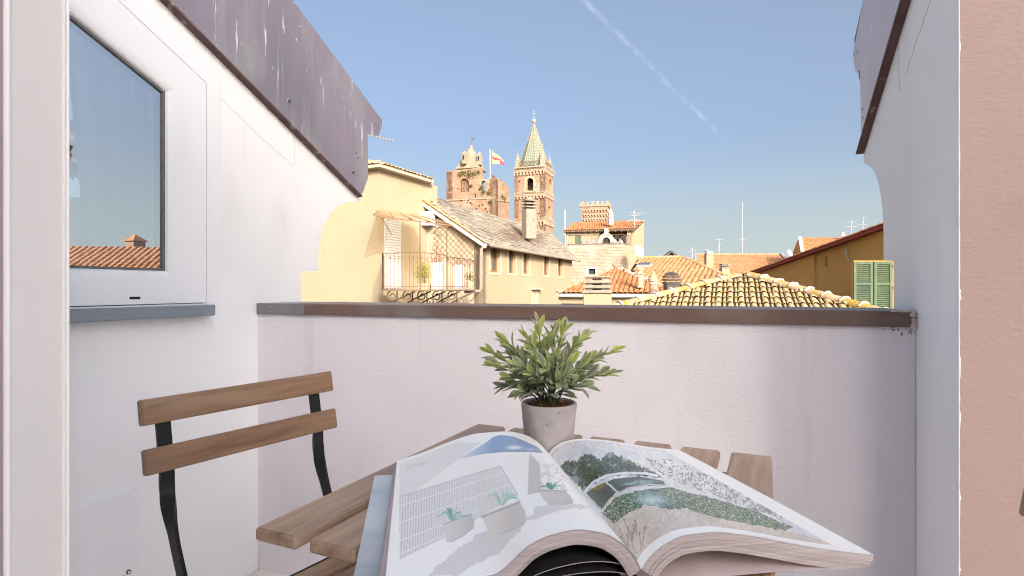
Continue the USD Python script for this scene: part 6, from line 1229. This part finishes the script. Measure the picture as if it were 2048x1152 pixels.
def put(mm, o, k):
    px, py = proj(o)
    if py < 632 and k < 100000: far_.append(mm)
    else: near_rest.append(mm)
near_rest = []
m = MB(); tile_field(m, [Ll2, Rr2, Aa], u_, v_, n_, Ll2 - v_ * .03, 0.2185, .345, .060, n=7, lift=.012, seed=77, each=put, flat=.62, tilt=.030, second=.027)
for mm in far_[:300]: t.part('roof_tile', mm, 'tile_lichen', smooth=50)
m = MB()
for mm in near_rest + far_[300:]: m.add(*mm.get())
if m.v: t.part('roof_tile_rest', m, 'tile_lichen', kind='stuff', smooth=50)
m = MB(); 
for (P_, sd) in (([Rr2, bkR, Aa], 3), ([bkL, Ll2, Aa], 4)): q0, q1, q2 = plane_axes(P_); tile_field(m, P_, q0, q1, q2, P_[0], .22, .34, .09, n=5, lift=.02, seed=sd)
t.part('roof_tile_side', m, 'tile_lichen', kind='stuff', smooth=50)
ridge_caps(t, Rr2, Aa, .40, .125, 'tile_ridge', lift=.04); ridge_caps(t, Ll2, Aa, .44, .115, 'tile_ridge', lift=.035)

# ------------------------------------------------------------------ chimneys and pots before the roofs
tc, top, w, d, r_, f_ = chimney_stack('chimney', 'cream chimney with a big cap of stacked concrete slabs, left of the lichen roof', 1168.5, 1222, 587, 640, 13.3, 'cream_stucco', rot=-.25, depth=.45)
rg = np.random.default_rng(6)
for k in range(4):
    z = .045 + k * .115; s_ = 1.0 - .03 * k; tc.part('cap_slab', MB().rbox(top + UZ * z, r_ * w * .53 * s_, f_ * d * .60 * s_, UZ * (.036 if k < 3 else .018), .012), 'concrete_cap')
    if k < 3:
        for e in (-1, 1): tc.part('cap_block', MB().rbox(top + UZ * (z + .058) + r_ * w * .30 * e, r_ * w * .13, f_ * d * .4, UZ * .024, .006), 'concrete_cap')
        tc.part('cap_core', MB().rbox(top + UZ * (z + .058), r_ * w * .40, f_ * d * .30, UZ * .024, .004), 'black_vent')
def pot_chimney(label, px, py0, py1, hw, t_, prof):
    c = at(px, py1, t_); h = (py1 - py0) / FPX * t_; r_ = hw / FPX * t_; q = Thing('chimney_pot', label, 'chimney pot', c); a = [(x * r_, y * h) for x, y in prof if y < .62]; b = [(x * r_, y * h) for x, y in prof if y >= .56]
    q.part('shaft', MB().lathe(c, a, 14), 'terracotta', smooth=40); q.part('cap', MB().lathe(c, b, 14), 'terracotta', smooth=40); q.part('band', MB().lathe(c, [(r_ * .80, .52 * h), (r_ * 1.0, .54 * h), (r_ * 1.0, .575 * h), (r_ * .8, .60 * h)], 14), 'mortar')
pot_chimney('shorter terracotta chimney pot with a flat flanged cap, on the red roof ridge', 1280.5, 534, 575, 7.5, 17.2, [(.0, 0), (.92, 0), (.82, .08), (.78, .5), (.78, .62), (1.05, .64), (1.05, .70), (.7, .72), (.7, .84), (1.0, .86), (1.0, .94), (.5, 1.0), (0, 1.0)])
pot_chimney('taller terracotta chimney pot topped by a pointed finial', 1306.5, 541, 600, 9, 14.5, [(.0, 0), (1.05, 0), (.95, .1), (.85, .5), (.85, .60), (1.1, .64), (1.1, .72), (.72, .75), (.68, .84), (.35, .87), (.18, .92), (.2, .95), (0, 1.0)])
c = at(1343, 596, 13.5); q = Thing('roof_cowl', 'black stepped metal chimney cowl between the pots and the lichen roof', 'chimney cowl', c); k_ = 13.5 / FPX; m = MB(); m.rbox(c + UZ * 14 * k_, Rv * 13 * k_, Fv * 13 * k_, UZ * 16 * k_, .01); q.part('stack', m, 'black_vent')
for i, (hw, y0) in enumerate([(15, 30), (15, 36.5), (14.5, 43)]): q.part('louvre', MB().rbox(c + UZ * y0 * k_, Rv * hw * k_, Fv * hw * k_, UZ * 2.1 * k_, .01), 'black_vent')
q.part('cap', MB().lathe(c + UZ * 46 * k_, [(15 * k_, 0), (12 * k_, 3.2 * k_), (6 * k_, 5 * k_), (5 * k_, 6.5 * k_), (0, 7 * k_)], 10), 'black_vent')

# ------------------------------------------------------------------ aerials and dishes
antenna('tv_antenna', 'tall thin antenna mast with small side rods standing alone against the sky', 1485, 404, 507, 54, [(411, 3, 3, .3, .3), (416, 3.5, 3, .3, .3), (476, 4, 2, 1.0, .4), (480, 6, 4, 1.3, .6)], .035)
antenna('tv_antenna', 'faint antenna with several cross rods between the cowled chimney and the tall mast', 1438, 477, 510, 56, [(479, 7, 1, 1.5, .4), (487, 6, 4, .8, .7), (489, 5, 3, .3, .5)], .035)
antenna('tv_antenna', 'short antenna with a flat plate on top, left of the cowled chimney', 1384, 493, 518, 50, [(494, 4, 3, 1.45, .3), (502, 7, 2, 1.5, .4)], .03)
antenna('tv_antenna', 'antenna with stacked white rods on the right end of the loggia house roof', 1269, 421, 452, 56, [(426, 4, 8, .15, 1.6), (431, 5, 6, .5, 1.2), (440, 9, 2, 1.4, .4), (441, 3, 9, .1, 1.9)], .04)
antenna('tv_antenna', 'pale antenna with long crossbar, left one of the pair above the red verge', 1703, 442, 478, 60, [(444, 7, 2, 1.5, .4), (453, 9, 3, 1.4, .6)], .035)
antenna('tv_antenna', 'pale antenna, taller right one of the pair above the red verge', 1726, 433, 470, 60, [(435, 3, 3, .5, .4), (439, 5, 3, .6, .5), (449, 8, 2, 1.5, .5)], .035)
antenna('flag_pole', 'plain white slim pole at the left end of the loggia house', 1130, 419, 470, 57, [], .05)
b_ = at(732, 269, 30); e_ = at(786, 281, 29); t = Thing('tv_antenna', 'dotted yagi aerial boom sticking out behind the tip of the left verge', 'antenna', b_); m = MB(); bb = b_ - nrm(e_ - b_) * 1.2; m.tube([bb, e_], .028, 6); t.part('boom', m, 'antenna_metal')
m = MB(); 
for k in range(9): q = b_ + (e_ - b_) * (k + .4) / 9; m.tube([q - Fv * .12 - UZ * .02, q + Fv * .12 + UZ * .05], .022, 5); m.tube([q - UZ * .07, q + UZ * .07], .02, 4)
t.part('rod', m, 'iron_rail'); t.part('mast', MB().tube([bb, bb - UZ * 4.5], .03, 6), 'antenna_metal')
dish('satellite_dish', 'large white satellite dish at the right wall of the loggia house', 1278, 502, 13, 52, -Fv * .8 + Rv * .55 + UZ * .25, at(1266, 504, 53.5))
dish('satellite_dish', 'small white satellite dish at the right end of the far orange roof', 1580, 506, 7, 46, -Fv * .85 + Rv * .45 + UZ * .3, at(1590, 514, 47.5))

# ------------------------------------------------------------------ off to the right: the tiled roof the window mirrors
P_ = [np.array([9.0, 14.4, 0.3]), np.array([17.5, 9.3, 0.3]), np.array([20.1, 13.6, 2.5]), np.array([11.6, 18.7, 2.5])]
t = Thing('tiled_house', 'neighbouring tiled house off to the right, mirrored low in the slanted window', 'house', P_[0]); roof_face(t, P_, 'tile_orange', .21, .30, .09, 61); closed_b = MB(); closed_block(closed_b, [P_[0] + [.2, 0, 0], P_[1] + [.2, .2, 0], np.array([20.0, 13.5, 0]), np.array([11.6, 18.6, 0])], GZ, .2); t.part('wall', closed_b, 'cream_stucco')
for (a_, b_, h_) in ((52.0, 39.0, 5.6), (50.0, 44.6, 7.0)):
    q = Thing('brick_turret', 'brick turret mirrored in the window, %s of two' % ('the lower' if h_ < 6 else 'the taller'), 'tower', (a_, b_, 0)); q.part('shaft', MB().box((a_ - .6, b_ - .6, GZ), (a_ + .6, b_ + .6, h_)), 'tower_brick'); m = MB(); m.add([(a_ - .8, b_ - .8, h_), (a_ + .8, b_ - .8, h_), (a_ + .8, b_ + .8, h_), (a_ - .8, b_ + .8, h_), (a_, b_, h_ + .7)], [[0, 1, 4], [1, 2, 4], [2, 3, 4], [3, 0, 4]]); q.part('roof', m, 'tile_red')
